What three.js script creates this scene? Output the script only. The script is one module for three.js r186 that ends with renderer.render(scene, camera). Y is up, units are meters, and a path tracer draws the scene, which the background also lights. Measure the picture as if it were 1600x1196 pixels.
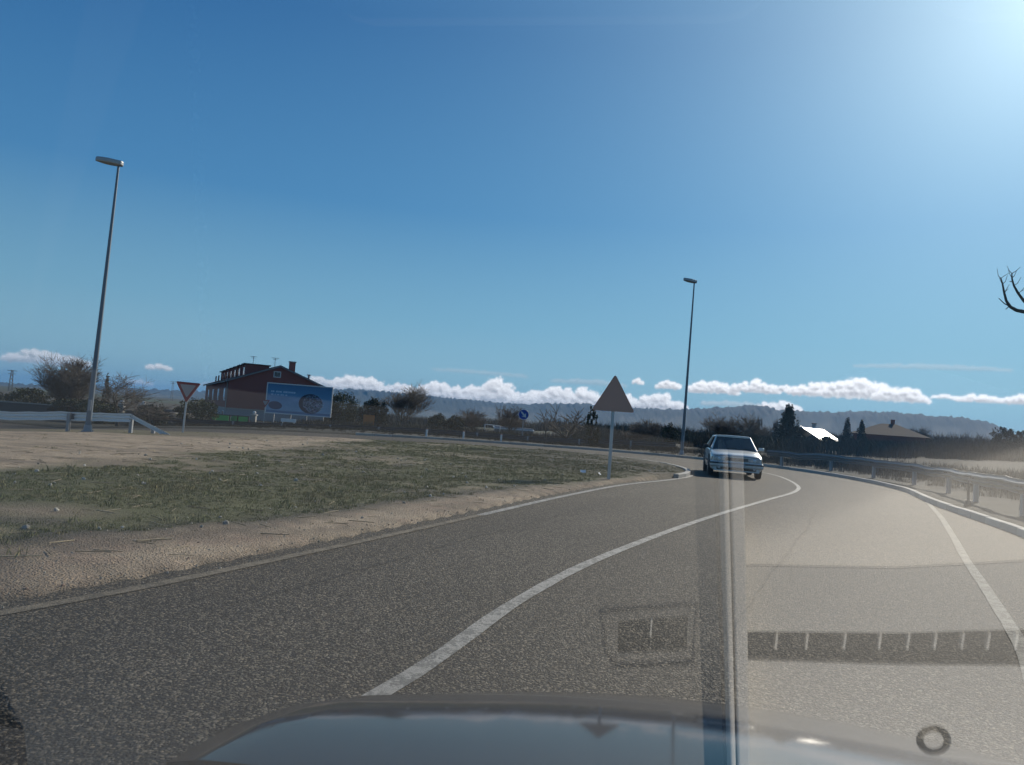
import * as THREE from 'three';
import { mergeGeometries, mergeVertices, toCreasedNormals } from 'three/addons/utils/BufferGeometryUtils.js';
import { RoundedBoxGeometry } from 'three/addons/geometries/RoundedBoxGeometry.js';

// ---------------------------------------------------------------- camera, sky, sun, exposure
const scene = new THREE.Scene();
const RAD = Math.PI / 180;
const camera = new THREE.PerspectiveCamera(52.97, 1024 / 765, 0.02, 30000);
camera.position.set(0, 1.25, 0);
camera.rotation.order = 'YXZ';
camera.rotation.set(3.0 * RAD, 0, 4.3 * RAD);
const SUN_AZ = 36 * RAD, SUN_EL = 28.3 * RAD;
const sunDir = new THREE.Vector3(Math.sin(SUN_AZ) * Math.cos(SUN_EL), Math.sin(SUN_EL), -Math.cos(SUN_AZ) * Math.cos(SUN_EL));
const sun = new THREE.DirectionalLight(new THREE.Color(1.0, 0.91, 0.77), 4.3);
sun.name = 'sun';
sun.position.copy(sunDir).multiplyScalar(200);
sun.castShadow = true;
Object.assign(sun.shadow.camera, { left: -120, right: 120, top: 120, bottom: -120, near: 1, far: 500 });
sun.shadow.mapSize.set(4096, 4096);
scene.add(sun, sun.target);
const EXPOSURE = 1.24;
scene.fog = new THREE.FogExp2(new THREE.Color(0.20, 0.52, 0.95), 0.00017);

// ---------------------------------------------------------------- random numbers and noise
function rng(seed) { let s = seed >>> 0; return () => { s = (s + 0x6d2b79f5) | 0; let t = Math.imul(s ^ (s >>> 15), 1 | s); t = (t + Math.imul(t ^ (t >>> 7), 61 | t)) ^ t; return ((t ^ (t >>> 14)) >>> 0) / 4294967296; }; }
const hash = (x, y) => { let n = Math.imul(x, 374761393) + Math.imul(y, 668265263); n = Math.imul(n ^ (n >>> 13), 1274126177); return ((n ^ (n >>> 16)) >>> 0) / 4294967296; };
function vnoise(x, y) {
  const ix = Math.floor(x), iy = Math.floor(y), fx = x - ix, fy = y - iy, u = fx * fx * (3 - 2 * fx), v = fy * fy * (3 - 2 * fy);
  const a = hash(ix, iy), b = hash(ix + 1, iy), c = hash(ix, iy + 1), d = hash(ix + 1, iy + 1);
  return a + (b - a) * u + (c - a) * v + (a - b - c + d) * u * v;
}
function fbm(x, y, n = 4) { let s = 0, a = 0.5, t = 0; for (let i = 0; i < n; i++) { s += a * vnoise(x, y); t += a; a *= 0.5; x = x * 2.03 + 17.1; y = y * 2.03 + 9.7; } return s / t; }
const ss = (a, b, x) => { const t = Math.min(1, Math.max(0, (x - a) / (b - a))); return t * t * (3 - 2 * t); };
const lerp = (a, b, t) => a + (b - a) * t;
const clamp = (x, a, b) => Math.min(b, Math.max(a, x));

// ---------------------------------------------------------------- sky: clear winter air, a glow round the sun, small cumulus low down
{
  const W = 4096, H = 2048, data = new Float32Array(W * H * 4), r = rng(77);
  // each cloud: azimuth from, to, elevation of its base and its top, in degrees, whiteness
  const clouds = [[-33.6, -28.9, 1.55, 2.5, 0.62], [-25.5, -24.0, 1.85, 2.25, 0.7], [-26.5, -25.1, 0.7, 1.05, 0.6], [-13.4, -9.5, 1.5, 2.8, 0.95], [-15.2, -13.1, 1.7, 2.3, 0.7], [-9.6, -6.5, 1.4, 2.5, 0.9], [-7.6, -1.8, 1.4, 2.75, 1], [-3.1, 0.7, 1.4, 3.35, 1], [0.4, 2.6, 1.5, 2.75, 1], [1.7, 7.2, 1.5, 3.15, 1], [6.6, 9.6, 1.7, 2.95, 1], [9.0, 12.6, 1.8, 3.1, 1], [8.95, 9.55, 3.6, 4.0, 0.8], [10.7, 12.3, 3.4, 4.0, 0.95], [13.0, 16.3, 3.3, 4.2, 1], [16.3, 19.0, 3.5, 4.42, 1], [19.2, 20.0, 3.7, 4.15, 0.9], [20.0, 23.6, 3.5, 4.45, 1], [22.1, 26.4, 3.5, 4.9, 1], [25.3, 28.6, 3.4, 4.45, 1], [17.9, 20.6, 2.1, 3.1, 1], [28.8, 30.0, 3.7, 4.02, 0.95], [30.2, 32.7, 3.6, 4.2, 1], [32.8, 35.0, 3.6, 4.2, 1], [37, 41, 3.4, 4.6, 1], [44, 52, 3.2, 4.8, 1], [-44, -38, 1.6, 3, 0.8], [-60, -50, 2, 3.6, 0.9], [66, 80, 3, 5, 1], [-95, -80, 2, 4, 0.9], [110, 130, 2, 4, 0.9], [150, 170, 2, 4, 0.9], [-22, -15.5, 1.0, 1.5, 0.25], [24, 33, 5.6, 5.95, 0.12], [-6, 1, 3.5, 3.75, 0.1], [14, 19, 2.4, 2.8, 0.3], [3, 8.5, 3.3, 3.7, 0.15]];
  for (const c of clouds) {
    c.puffs = [];
    const w = c[1] - c[0], h = c[3] - c[2], n = Math.ceil(w / (h * 0.28)) + 3;
    for (let i = 0; i < n; i++) {
      const f = (i + 0.5) / n, env = Math.pow(Math.sin(Math.PI * clamp(f * 0.92 + 0.04, 0, 1)), 0.55) * (0.55 + 0.45 * r());
      const rad = Math.max(0.12, h * (0.22 + 0.22 * r()));
      c.puffs.push([c[0] + w * f + (r() - 0.5) * h * 0.2, c[2] + Math.max(0.02, h * env - rad * 0.9), rad]);
      c.puffs.push([c[0] + w * f + (r() - 0.5) * h * 0.3, c[2] + h * env * 0.3, rad * 1.1]);
    }
  }
  const field = (c, a, e) => {
    let m = -1;
    for (const p of c.puffs) { const dx = (a - p[0]) / (p[2] * 1.25), dy = (e - p[1]) / p[2], d = 1 - Math.sqrt(dx * dx + dy * dy); if (d > m) m = d; }
    m += (fbm(a * 3.4 + 40, e * 4.6 + 11, 6) - 0.5) * 0.85 + (fbm(a * 11 + 7, e * 13, 3) - 0.5) * 0.42;
    return Math.min(m, (e - c[2] + 0.10 + 0.14 * (vnoise(a * 5, 3) - 0.5)) * 5);
  };
  for (let row = 0; row < H; row++) {
    const el = ((row + 0.5) / H - 0.5) * 180, ce = Math.cos(el * RAD), se = Math.sin(el * RAD), e = Math.max(el, 0);
    const stops = [[0, 0.32, 0.50, 0.57], [3, 0.26, 0.455, 0.56], [7, 0.17, 0.36, 0.505], [15, 0.054, 0.19, 0.395], [27, 0.014, 0.090, 0.268], [45, 0.012, 0.065, 0.21], [90, 0.01, 0.05, 0.17]];
    let k = 0; while (k < stops.length - 2 && stops[k + 1][0] < e) k++;
    const t = clamp((e - stops[k][0]) / (stops[k + 1][0] - stops[k][0]), 0, 1), base = [1, 2, 3].map((j) => lerp(stops[k][j], stops[k + 1][j], t));
    const near = clouds.filter((c) => el > c[2] - 0.5 && el < c[3] + 0.6);
    for (let col = 0; col < W; col++) {
      const phi = ((col + 0.5) / W - 0.5) * 2 * Math.PI, x = Math.cos(phi) * ce, z = Math.sin(phi) * ce;
      const g = Math.acos(clamp(x * sunDir.x + se * sunDir.y + z * sunDir.z, -1, 1)) / RAD, g1 = Math.exp(-g / 10.5), g2 = Math.exp(-g / 34);
      let R = base[0] + 0.80 * g1 + 0.07 * g2, G = base[1] + 0.88 * g1 + 0.20 * g2, B = base[2] + 0.78 * g1 + 0.28 * g2;
      if (near.length) {
        const a = Math.atan2(x, -z) / RAD;
        for (const c of near) {
          if (a < c[0] - 0.8 || a > c[1] + 0.8) continue;
          const m = field(c, a, el);
          if (m < -0.05) continue;
          const al = ss(-0.02, 0.17, m) * Math.min(1, 0.15 + 1.1 * c[4]), up = field(c, a + 0.09, el + 0.16), lit = clamp(0.50 + 1.25 * (m - up), 0, 1) * (0.75 + 0.25 * ss(c[2], c[2] + (c[3] - c[2]) * 0.6, el));
          const thick = ss(0.1, 0.8, m), br = lerp(0.44, 1.2, clamp(lit + 0.35 * (1 - thick), 0, 1)) * (0.55 + 0.45 * c[4]) * (0.86 + 0.5 * g2);
          R = lerp(R, br * 0.98, al); G = lerp(G, br * 0.985, al); B = lerp(B, br * 0.99 + 0.02, al);
        }
      }
      const i = (row * W + col) * 4, dim = el < 0 ? 0.5 : 1;
      data[i] = R * dim; data[i + 1] = G * dim; data[i + 2] = B * dim; data[i + 3] = 1;
    }
  }
  const sky = new THREE.DataTexture(data, W, H, THREE.RGBAFormat, THREE.FloatType);
  sky.mapping = THREE.EquirectangularReflectionMapping; sky.magFilter = THREE.LinearFilter; sky.needsUpdate = true; sky.name = 'sky';
  scene.background = sky; scene.environment = sky;
}

// ---------------------------------------------------------------- helpers
const used = {};
function numbered(name) { const n = used[name] = (used[name] ?? -1) + 1; return n ? name + '_' + String(n).padStart(3, '0') : name; }
function thing(name, label, category, x = 0, y = 0, z = 0, turn = 0, group) {
  const o = new THREE.Group(); o.name = numbered(name); o.position.set(x, y, z); o.rotation.y = turn;
  o.userData = { label, category }; if (group) o.userData.group = group;
  scene.add(o); return o;
}
const plain = (g) => { let q = g.index ? g.toNonIndexed() : g; if (!q.attributes.normal) q.computeVertexNormals(); for (const k of Object.keys(q.attributes)) if (!['position', 'normal', 'uv'].includes(k)) q.deleteAttribute(k); if (!q.attributes.uv) q.setAttribute('uv', new THREE.BufferAttribute(new Float32Array(q.attributes.position.count * 2), 2)); return q; };
const join = (gs) => { gs = [].concat(gs); return gs.length === 1 ? gs[0] : mergeGeometries(gs.map(plain)); };
function part(name, geo, mat, parent) {
  const m = new THREE.Mesh(join(geo), mat); m.name = numbered(name); m.castShadow = m.receiveShadow = true;
  (parent ?? scene).add(m); return m;
}
function single(name, geo, mat, label, category, group) { const m = part(name, geo, mat); m.userData = { label, category }; if (group) m.userData.group = group; return m; }
function struct(name, geo, mat, kind = 'structure') { const m = part(name, geo, mat); m.userData.kind = kind; return m; }
const V = (x, y, z) => new THREE.Vector3(x, y, z);
const box = (w, h, d, x = 0, y = 0, z = 0, rx = 0, ry = 0, rz = 0) => { const g = new THREE.BoxGeometry(w, h, d); if (rx) g.rotateX(rx); if (ry) g.rotateY(ry); if (rz) g.rotateZ(rz); return g.translate(x, y, z); };
const rbox = (w, h, d, x = 0, y = 0, z = 0, r = 0.02, s = 2) => new RoundedBoxGeometry(w, h, d, s, Math.min(r, w * 0.49, h * 0.49, d * 0.49)).translate(x, y, z);
const cyl = (r0, r1, h, x = 0, y = 0, z = 0, n = 12) => new THREE.CylinderGeometry(r1, r0, h, n).translate(x, y + h / 2, z);
function bar(a, b, r0, r1 = r0, n = 6) { const d = b.clone().sub(a), g = new THREE.CylinderGeometry(r1, r0, d.length(), n, 1); g.applyQuaternion(new THREE.Quaternion().setFromUnitVectors(V(0, 1, 0), d.clone().normalize())); return g.translate((a.x + b.x) / 2, (a.y + b.y) / 2, (a.z + b.z) / 2); }
const mat = (r, g, b, roughness = 0.8, metalness = 0, extra = {}) => new THREE.MeshStandardMaterial({ color: new THREE.Color().setRGB(r, g, b), roughness, metalness, ...extra });
const phys = (r, g, b, o) => new THREE.MeshPhysicalMaterial({ color: new THREE.Color().setRGB(r, g, b), ...o });
function dense(pts, step = 0.5) {
  const c = new THREE.CatmullRomCurve3(pts.map((p) => V(p[0], 0, p[1])), false, 'centripetal'), n = Math.ceil(c.getLength() / step);
  return c.getSpacedPoints(n).map((p) => [p.x, p.z]);
}
function meshFrom(pos, idx, uv, col) {
  const g = new THREE.BufferGeometry(); g.setAttribute('position', new THREE.Float32BufferAttribute(pos, 3));
  g.setAttribute('uv', new THREE.Float32BufferAttribute(uv ?? new Array(pos.length / 3 * 2).fill(0), 2));
  if (col) g.setAttribute('color', new THREE.Float32BufferAttribute(col, 3));
  g.setIndex(idx); g.computeVertexNormals(); return g;
}
// a profile [[sideways, up], ...] (a closed loop) carried along a path of points
function sweep(path, profile, caps = true) {
  const pos = [], idx = [], uv = [], n = profile.length;
  path.forEach((p, i) => {
    const a = path[Math.max(0, i - 1)], b = path[Math.min(path.length - 1, i + 1)], d = V(b.x - a.x, 0, b.z - a.z).normalize(), s = V(-d.z, 0, d.x);
    for (const [u, v] of profile) { pos.push(p.x + s.x * u, p.y + v, p.z + s.z * u); uv.push(u, i); }
  });
  for (let i = 0; i + 1 < path.length; i++) for (let k = 0; k < n; k++) { const a = i * n + k, b = i * n + (k + 1) % n; idx.push(a, a + n, b, b, a + n, b + n); }
  if (caps) { const e = (path.length - 1) * n; for (let k = 1; k + 1 < n; k++) { idx.push(0, k, k + 1); idx.push(e, e + k + 1, e + k); } }
  const g = meshFrom(pos, idx, uv).toNonIndexed(); g.computeVertexNormals(); return g;
}
function tex(size, fn, srgb = false, ch = 4) {
  const d = new Uint8Array(size * size * 4);
  for (let y = 0; y < size; y++) for (let x = 0; x < size; x++) { const c = fn(x / size, y / size, x, y), i = (y * size + x) * 4; d[i] = c[0] * 255; d[i + 1] = c[1] * 255; d[i + 2] = c[2] * 255; d[i + 3] = 255; }
  const t = new THREE.DataTexture(d, size, size); t.wrapS = t.wrapT = THREE.RepeatWrapping; t.magFilter = THREE.LinearFilter; if (srgb) t.colorSpace = THREE.SRGBColorSpace; t.needsUpdate = true; return t;
}
const wrapNoise = (u, v, f) => { const x = u * f, y = v * f, ix = Math.floor(x), iy = Math.floor(y), fx = x - ix, fy = y - iy, p = fx * fx * (3 - 2 * fx), q = fy * fy * (3 - 2 * fy), m = (k) => ((k % f) + f) % f; const a = hash(m(ix), m(iy) + f * 7), b = hash(m(ix + 1), m(iy) + f * 7), c = hash(m(ix), m(iy + 1) + f * 7), d = hash(m(ix + 1), m(iy + 1) + f * 7); return a + (b - a) * p + (c - a) * q + (a - b - c + d) * p * q; };

// grain of chippings: many small round stones of different tone on a dark binder; [colour texture, height texture]
function grain(size, count, r0, r1, seed, toneLo, toneHi, binder, pw = 1.8) {
  const r = rng(seed), tone = new Float32Array(size * size).fill(binder), high = new Float32Array(size * size), tint = new Float32Array(size * size);
  for (let i = 0; i < count; i++) {
    const cx = r() * size, cy = r() * size, rad = r0 + (r1 - r0) * r() * r(), c = toneLo + (toneHi - toneLo) * Math.pow(r(), pw), w = r(), sq = 0.7 + 0.6 * r(), h = 0.5 + 0.5 * r();
    for (let y = Math.floor(cy - rad * 1.3); y <= cy + rad * 1.3; y++) for (let x = Math.floor(cx - rad * 1.3); x <= cx + rad * 1.3; x++) {
      const dx = (x - cx) / sq, dy = (y - cy) * sq, d = (dx * dx + dy * dy) / (rad * rad);
      if (d > 1) continue;
      const k = ((y % size) + size) % size * size + ((x % size) + size) % size, hh = h * Math.sqrt(1 - d);
      if (hh >= high[k]) { high[k] = hh; tone[k] = c * (0.85 + 0.15 * Math.sqrt(1 - d)); tint[k] = w; }
    }
  }
  const color = tex(size, (u, v, x, y) => { const t = tone[y * size + x], w = tint[y * size + x]; return [t * (1 + 0.10 * w), t, t * (1 - 0.12 * w)].map((q) => clamp(q, 0, 1)); });
  const height = tex(size, (u, v, x, y) => { const t = high[y * size + x]; return [t, t, t]; });
  return [color, height];
}
// ---------------------------------------------------------------- lie of the land
function land(x, z) {
  const q = Math.min(22, Math.max(0, -x - 4));
  let y = -0.0022 * q * q * ss(8, 30, -z);
  y -= 0.5 * ss(48, 64, -z) * ss(14, 2, x) * ss(-30, -16, x);
  y += 0.035 * clamp(x - 16, 0, 150) * ss(46, 75, -z);
  return y;
}
const leftEdge = dense([[-9, 6], [-5.5, 0], [-2.75, -4.6], [-1.9, -6.6], [-0.68, -9.75], [0.84, -13.85], [2.57, -18.04], [4.6, -21.9], [5.6, -24.2], [6.25, -27.0], [6.3, -30.6], [5.7, -32.9], [4.5, -34.4], [3.1, -35.1], [0.2, -35.5], [-2.7, -35.4], [-5.6, -35.0], [-8.3, -34.5], [-11.4, -34.1], [-15, -33.8], [-22, -33.4], [-32, -32.5], [-70, -28]]);
const rightEdge = dense([[-2, 6], [1.3, 0.5], [3.6, -3.2], [5.4, -6.2], [7.1, -9.3], [8.6, -12.4], [10.8, -19.1], [12.95, -24.9], [13.85, -29.2], [14.05, -34.8], [13.3, -38.8], [11.8, -41.7], [10.0, -43.6], [7.8, -44.9], [5.5, -45.4], [2.2, -45.2], [-3.4, -43.9], [-6.7, -42.2], [-9.8, -41.4], [-13, -42], [-20, -44], [-32, -47], [-70, -52]]);
const roadPoly = [...leftEdge, ...rightEdge.slice().reverse()];
const segs = [leftEdge, rightEdge].flatMap((l) => l.slice(1).map((b, i) => [l[i][0], l[i][1], b[0] - l[i][0], b[1] - l[i][1]]));
function inRoad(x, z) { let c = false; for (let i = 0, j = roadPoly.length - 1; i < roadPoly.length; j = i++) { const a = roadPoly[i], b = roadPoly[j]; if ((a[1] > z) !== (b[1] > z) && x < (b[0] - a[0]) * (z - a[1]) / (b[1] - a[1]) + a[0]) c = !c; } return c; }
function roadDist(x, z) {       // metres to the edge of the road, negative on the road
  if (x < -75 || x > 60 || z < -110 || z > 12) return 60;
  let m = 1e9; for (const s of segs) { const t = clamp(((x - s[0]) * s[2] + (z - s[1]) * s[3]) / (s[2] * s[2] + s[3] * s[3]), 0, 1), dx = x - s[0] - t * s[2], dz = z - s[1] - t * s[3], d = dx * dx + dz * dz; if (d < m) m = d; }
  return Math.sqrt(m) * (inRoad(x, z) ? -1 : 1);
}
let rightPoly = null;
function onIsland(x, z) { let c = false, p = islandPoly; for (let i = 0, j = p.length - 1; i < p.length; j = i++) { const a = p[i], b = p[j]; if ((a[1] > z) !== (b[1] > z) && x < (b[0] - a[0]) * (z - a[1]) / (b[1] - a[1]) + a[0]) c = !c; } return c; }
const islandPoly = [...leftEdge, [-200, -28], [-200, 6]];
const edgeDist = (line, x, z) => { let m = 1e9; for (const p of line) { const d = (p[0] - x) ** 2 + (p[1] - z) ** 2; if (d < m) m = d; } return Math.sqrt(m); };
const kerbPath = leftEdge.filter((p) => p[0] > -2 && p[1] < -22.2);
function rough(x, z, d) {       // ground beside the road: how far it stands above the land
  const lift = onIsland(x, z) ? 0.03 + 0.10 * ss(-17, -23, z) * ss(-9, 0, x) * ss(6, 0, edgeDist(kerbPath, x, z)) : 0.09;
  const near = ss(0.05, 0.7, d);
  return lift * ss(-0.12, 0.22, d) + near * (0.10 * (fbm(x * 0.55, z * 0.55, 3) - 0.45) + 0.05 * (fbm(x * 2.7, z * 2.7, 3) - 0.5)) * ss(90, 40, Math.hypot(x, z));
}
const surface = (x, z) => { const d = roadDist(x, z); return land(x, z) + (d > 0 ? rough(x, z, d) : 0); };

function axis(list) { const a = [list[0][0]]; for (const [to, step] of list.slice(1)) { const from = a[a.length - 1], n = Math.max(1, Math.round(Math.abs(to - from) / step)); for (let i = 1; i <= n; i++) a.push(from + (to - from) * i / n); } return a; }
const grown = (from, to, f) => { const a = []; let s = from; while (Math.abs(s) < Math.abs(to)) { s *= f; a.push(s); } return a; };

// ---------------------------------------------------------------- ground sheet out to the horizon
const SAND = [0.49, 0.39, 0.27], DIRT = [0.28, 0.22, 0.15], GRASS = [0.108, 0.112, 0.042], DRY = [0.17, 0.145, 0.075], MUD = [0.05, 0.046, 0.036], BROWN = [0.045, 0.042, 0.030], FIELD = [0.07, 0.105, 0.045];
const mixc = (a, b, t) => [lerp(a[0], b[0], t), lerp(a[1], b[1], t), lerp(a[2], b[2], t)];
function groundColor(x, z, d, island) {
  const n1 = fbm(x * 0.35 + 3, z * 0.35, 4), n2 = fbm(x * 1.6, z * 1.6 + 7, 4), n3 = fbm(x * 0.12, z * 0.12 + 20, 3), n4 = fbm(x * 4.3, z * 4.3, 3);
  let c;
  if (island) {
    const e = edgeDist(leftEdge, x, z);
    c = mixc(GRASS, DRY, ss(0.42, 0.75, n2 * 0.55 + n1 * 0.45));
    c = mixc(c, [0.12, 0.125, 0.04], ss(0.5, 0.7, n3) * 0.6);
    c = mixc(c, DIRT, ss(0.56, 0.72, n1 * 0.5 + n4 * 0.5) * 0.75);
    c = mixc(c, MUD, ss(0.60, 0.74, n2) * 0.6);
    const bare = -6.9 + 1.6 * (n1 - 0.5) + 1.1 * (n2 - 0.5) + 0.9 * ss(-24, -33, z), s = ss(bare + 0.5, bare - 0.6, x) * ss(-10.2, -12.0, z + 1.2 * (n2 - 0.5));
    c = mixc(c, mixc(SAND, DIRT, ss(0.5, 0.75, n2) * 0.6), s);
    c = mixc(c, mixc(GRASS, DRY, n2), ss(-26.2, -27.3, z + 1.6 * (n1 - 0.5)) * ss(-7, -12, x) * 0.9);
    c = mixc(c, DIRT, ss(0.9, 0, Math.hypot((x + 4.6) / 1.3, (z + 7.6) / 0.9)) * 0.9);
    const strip = lerp(1.12, 0.35, ss(-6, -17, z)) * (0.7 + 0.6 * n1) + (n2 - 0.5) * 0.5;
    const edge = ss(strip + 0.35, strip - 0.15, e) * ss(-24, -19, z);
    c = mixc(c, MUD, ss(strip + 0.7, strip + 0.25, e) * ss(strip - 0.2, strip + 0.2, e) * ss(-18, -13, z) * 0.85);
    c = mixc(c, mixc(mixc(SAND, DIRT, ss(0.35, 0.7, n2)), [0.27, 0.17, 0.12], ss(0.5, 0.8, n4) * 0.5), edge);
    const along = x * 0.36 - z * 0.93, across = x * 0.93 + z * 0.36 + 0.5 * n1, rut = fbm(along * 0.35, across * 4.2, 4);
    c = mixc(c, [0.17, 0.13, 0.09], edge * ss(0.50, 0.68, rut) * 0.8); c = mixc(c, [0.42, 0.34, 0.235], edge * ss(0.46, 0.30, rut) * 0.6);
    c = mixc(c, [0.24, 0.19, 0.13], s * ss(0.5, 0.7, fbm(x * 0.5, z * 2.6, 4)) * 0.8);
    c = mixc(c, BROWN, ss(-19.5, -23, z + 3 * (n1 - 0.5)) * ss(-2, 1.5, x) * 0.8);
  } else {
    c = mixc(BROWN, [0.05, 0.056, 0.03], n2);
    c = mixc(c, DRY, ss(0.55, 0.8, n1) * 0.2);
    const far = Math.hypot(x, z);
    if (far > 90) { const p = vnoise(Math.floor(x / 130 + 0.6 * n3) * 3.1, Math.floor(z / 90) * 1.7); c = mixc(c, p < 0.4 ? FIELD : p < 0.7 ? [0.085, 0.075, 0.05] : [0.06, 0.066, 0.036], ss(90, 170, far)); }
  }
  const t = (0.8 + 0.4 * n4) * (island ? 1.32 : 0.8); return [c[0] * t, c[1] * t, c[2] * t];
}
{
  const xs = [...grown(-70, -9000, 1.35).reverse(), ...axis([[-70], [-20, 1.2], [-9, 0.35], [7, 0.16], [16, 0.35], [30, 0.7], [70, 2]]), ...grown(70, 9000, 1.35)];
  const zs = [...axis([[8], [-2, 0.6], [-16, 0.16], [-27, 0.25], [-50, 0.45], [-110, 1.6]]), ...grown(-110, -9000, 1.3)];
  const pos = [], uv = [], col = [], idx = [], nx = xs.length;
  for (const z of zs) for (const x of xs) {
    const d = roadDist(x, z), isl = onIsland(x, z), y = land(x, z) + (d < -0.12 ? -0.10 : d < 0.02 ? lerp(-0.10, 0.004, (d + 0.12) / 0.14) : rough(x, z, d));
    pos.push(x, y, z); uv.push(x / 2.3, z / 2.3); col.push(...groundColor(x, z, d, isl));
  }
  for (let j = 0; j + 1 < zs.length; j++) for (let i = 0; i + 1 < nx; i++) { const a = j * nx + i; idx.push(a, a + 1, a + nx, a + 1, a + nx + 1, a + nx); }
  const [gc, gh] = grain(1024, 30000, 1.5, 6, 5, 0.45, 1.0, 0.62);
  const m = new THREE.MeshStandardMaterial({ vertexColors: true, map: gc, bumpMap: gh, bumpScale: 0.012, roughness: 0.95 });
  struct('ground', meshFrom(pos, idx, uv, col), m);
}
const centrePts = dense([[-4.5, 3], [-1.95, -0.8], [-0.55, -3.33], [0.12, -5.38], [0.69, -6.88], [1.59, -8.84], [3.08, -11.82], [5.7, -16.7], [7.47, -19.95], [8.57, -22.5], [9.75, -26.6], [10.4, -30.2], [10.2, -33.6], [9.2, -36.8], [7.2, -39.2]], 0.4);
// ---------------------------------------------------------------- road, dusty towards its left edge
const [asphaltColor, asphaltHigh] = grain(1024, 38000, 2.2, 5.6, 9, 0.07, 1.0, 0.04, 2.5);
{
  const xs = axis([[-70], [-20, 2], [-9, 0.6], [16, 0.35]]), zs = axis([[6], [-50, 0.35], [-54, 1]]), nx = xs.length, pos = [], uv = [], col = [], idx = [], dist = [];
  for (const z of zs) for (const x of xs) {
    const d = roadDist(x, z); dist.push(d);
    pos.push(x, land(x, z), z); uv.push(x / 2.1, z / 2.1);
    const n = fbm(x * 0.5, z * 0.5, 3), n2 = fbm(x * 1.9 + 5, z * 1.9, 3), e = edgeDist(leftEdge, x, z);
    const cd = edgeDist(centrePts, x, z), lane = Math.abs(cd - 1.75), path = ss(0.35, 0, Math.abs(lane - 0.75)), oil = ss(0.5, 0, lane) * 0.10 * n2, track = (0.86 + 0.28 * n) * (1 - oil) * (1 + 0.16 * path) * lerp(1, 0.86, ss(0.52, 0.58, fbm(x * 0.17 + 9, z * 0.17, 3))), dust = ss(1.1, 0.05, e + 0.5 * (n2 - 0.5)) * ss(-24, -12, z) * 0.55;
    const c = mixc([0.270 * track, 0.240 * track, 0.184 * track], [0.30, 0.25, 0.17], dust);
    col.push(...c);
  }
  for (let j = 0; j + 1 < zs.length; j++) for (let i = 0; i + 1 < nx; i++) { const a = j * nx + i; if (Math.min(dist[a], dist[a + 1], dist[a + nx], dist[a + nx + 1]) < 0.1) idx.push(a, a + 1, a + nx, a + 1, a + nx + 1, a + nx); }
  struct('road', meshFrom(pos, idx, uv, col), new THREE.MeshPhysicalMaterial({ vertexColors: true, map: asphaltColor, bumpMap: asphaltHigh, bumpScale: 0.005, roughness: 0.8, specularIntensity: 0.5 }));
}
// painted lines, worn thin over the chippings
const paintMap = tex(512, (u, v, x, y) => { const w = wrapNoise(u, v, 90) * 0.5 + wrapNoise(u, v, 23) * 0.35 + wrapNoise(u, v, 7) * 0.15, k = ss(0.36, 0.60, w), c = lerp(0.16, 0.30 + 0.10 * wrapNoise(u, v, 50), k); return [c, c * 0.96, c * 0.84]; });
const paint = new THREE.MeshStandardMaterial({ map: paintMap, bumpMap: asphaltHigh, bumpScale: 0.002, roughness: 0.7 });
function marking(name, line, width, off, label, m0 = paint) {
  const pos = [], uv = [], idx = [];
  line.forEach((p, i) => {
    const a = line[Math.max(0, i - 1)], b = line[Math.min(line.length - 1, i + 1)], l = Math.hypot(b[0] - a[0], b[1] - a[1]), sx = -(b[1] - a[1]) / l, sz = (b[0] - a[0]) / l;
    for (const s of [-0.5, 0.5]) { const w = off + s * width * (0.94 + 0.12 * hash(i, 3)), x = p[0] + sx * w, z = p[1] + sz * w; pos.push(x, land(x, z) + 0.006, z); uv.push(x / 1.1, z / 1.1); }
    if (i) { const k = i * 2; idx.push(k - 2, k - 1, k, k, k - 1, k + 1); }
  });
  const g = meshFrom(pos, idx, uv); if (g.attributes.normal.getY(0) < 0) { g.setIndex(idx.map((_, i) => idx[i - i % 3 + 2 - i % 3])); g.computeVertexNormals(); }
  const m = struct(name, g, m0); if (label) m.userData.label = label; return m;
}
marking('centre_line', centrePts, 0.105, 0, 'white centre line curving left behind the oncoming car');
marking('edge_line', dense([[-1.6, 3.2], [2.2, -3.0], [3.42, -5.0], [4.41, -6.9], [5.75, -9.57], [7.06, -12.1], [9.55, -17.05], [11.9, -22.3], [12.9, -27], [13.2, -31.5], [12.9, -36.5], [11.6, -39.8], [9.6, -42.2], [7, -43.7]], 0.4), 0.10, 0, 'worn white edge line along the right kerb', new THREE.MeshStandardMaterial({ map: paintMap, color: new THREE.Color().setRGB(0.74, 0.72, 0.66), bumpMap: asphaltHigh, bumpScale: 0.003, roughness: 0.8 }));
marking('edge_line', leftEdge.filter((p) => p[0] > -0.5 && p[0] < 7 && p[1] > -25), 0.11, 0.20, 'white edge line running to the kerb nose of the grass island');
marking('edge_line', leftEdge.filter((p) => p[0] > -6 && p[0] < -0.4 && p[1] > -25), 0.10, 0.20, 'dusty worn edge line where gravel spills onto the road', new THREE.MeshStandardMaterial({ map: paintMap, color: new THREE.Color().setRGB(0.62, 0.54, 0.42), bumpMap: asphaltHigh, bumpScale: 0.004, roughness: 0.9 }));

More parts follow.
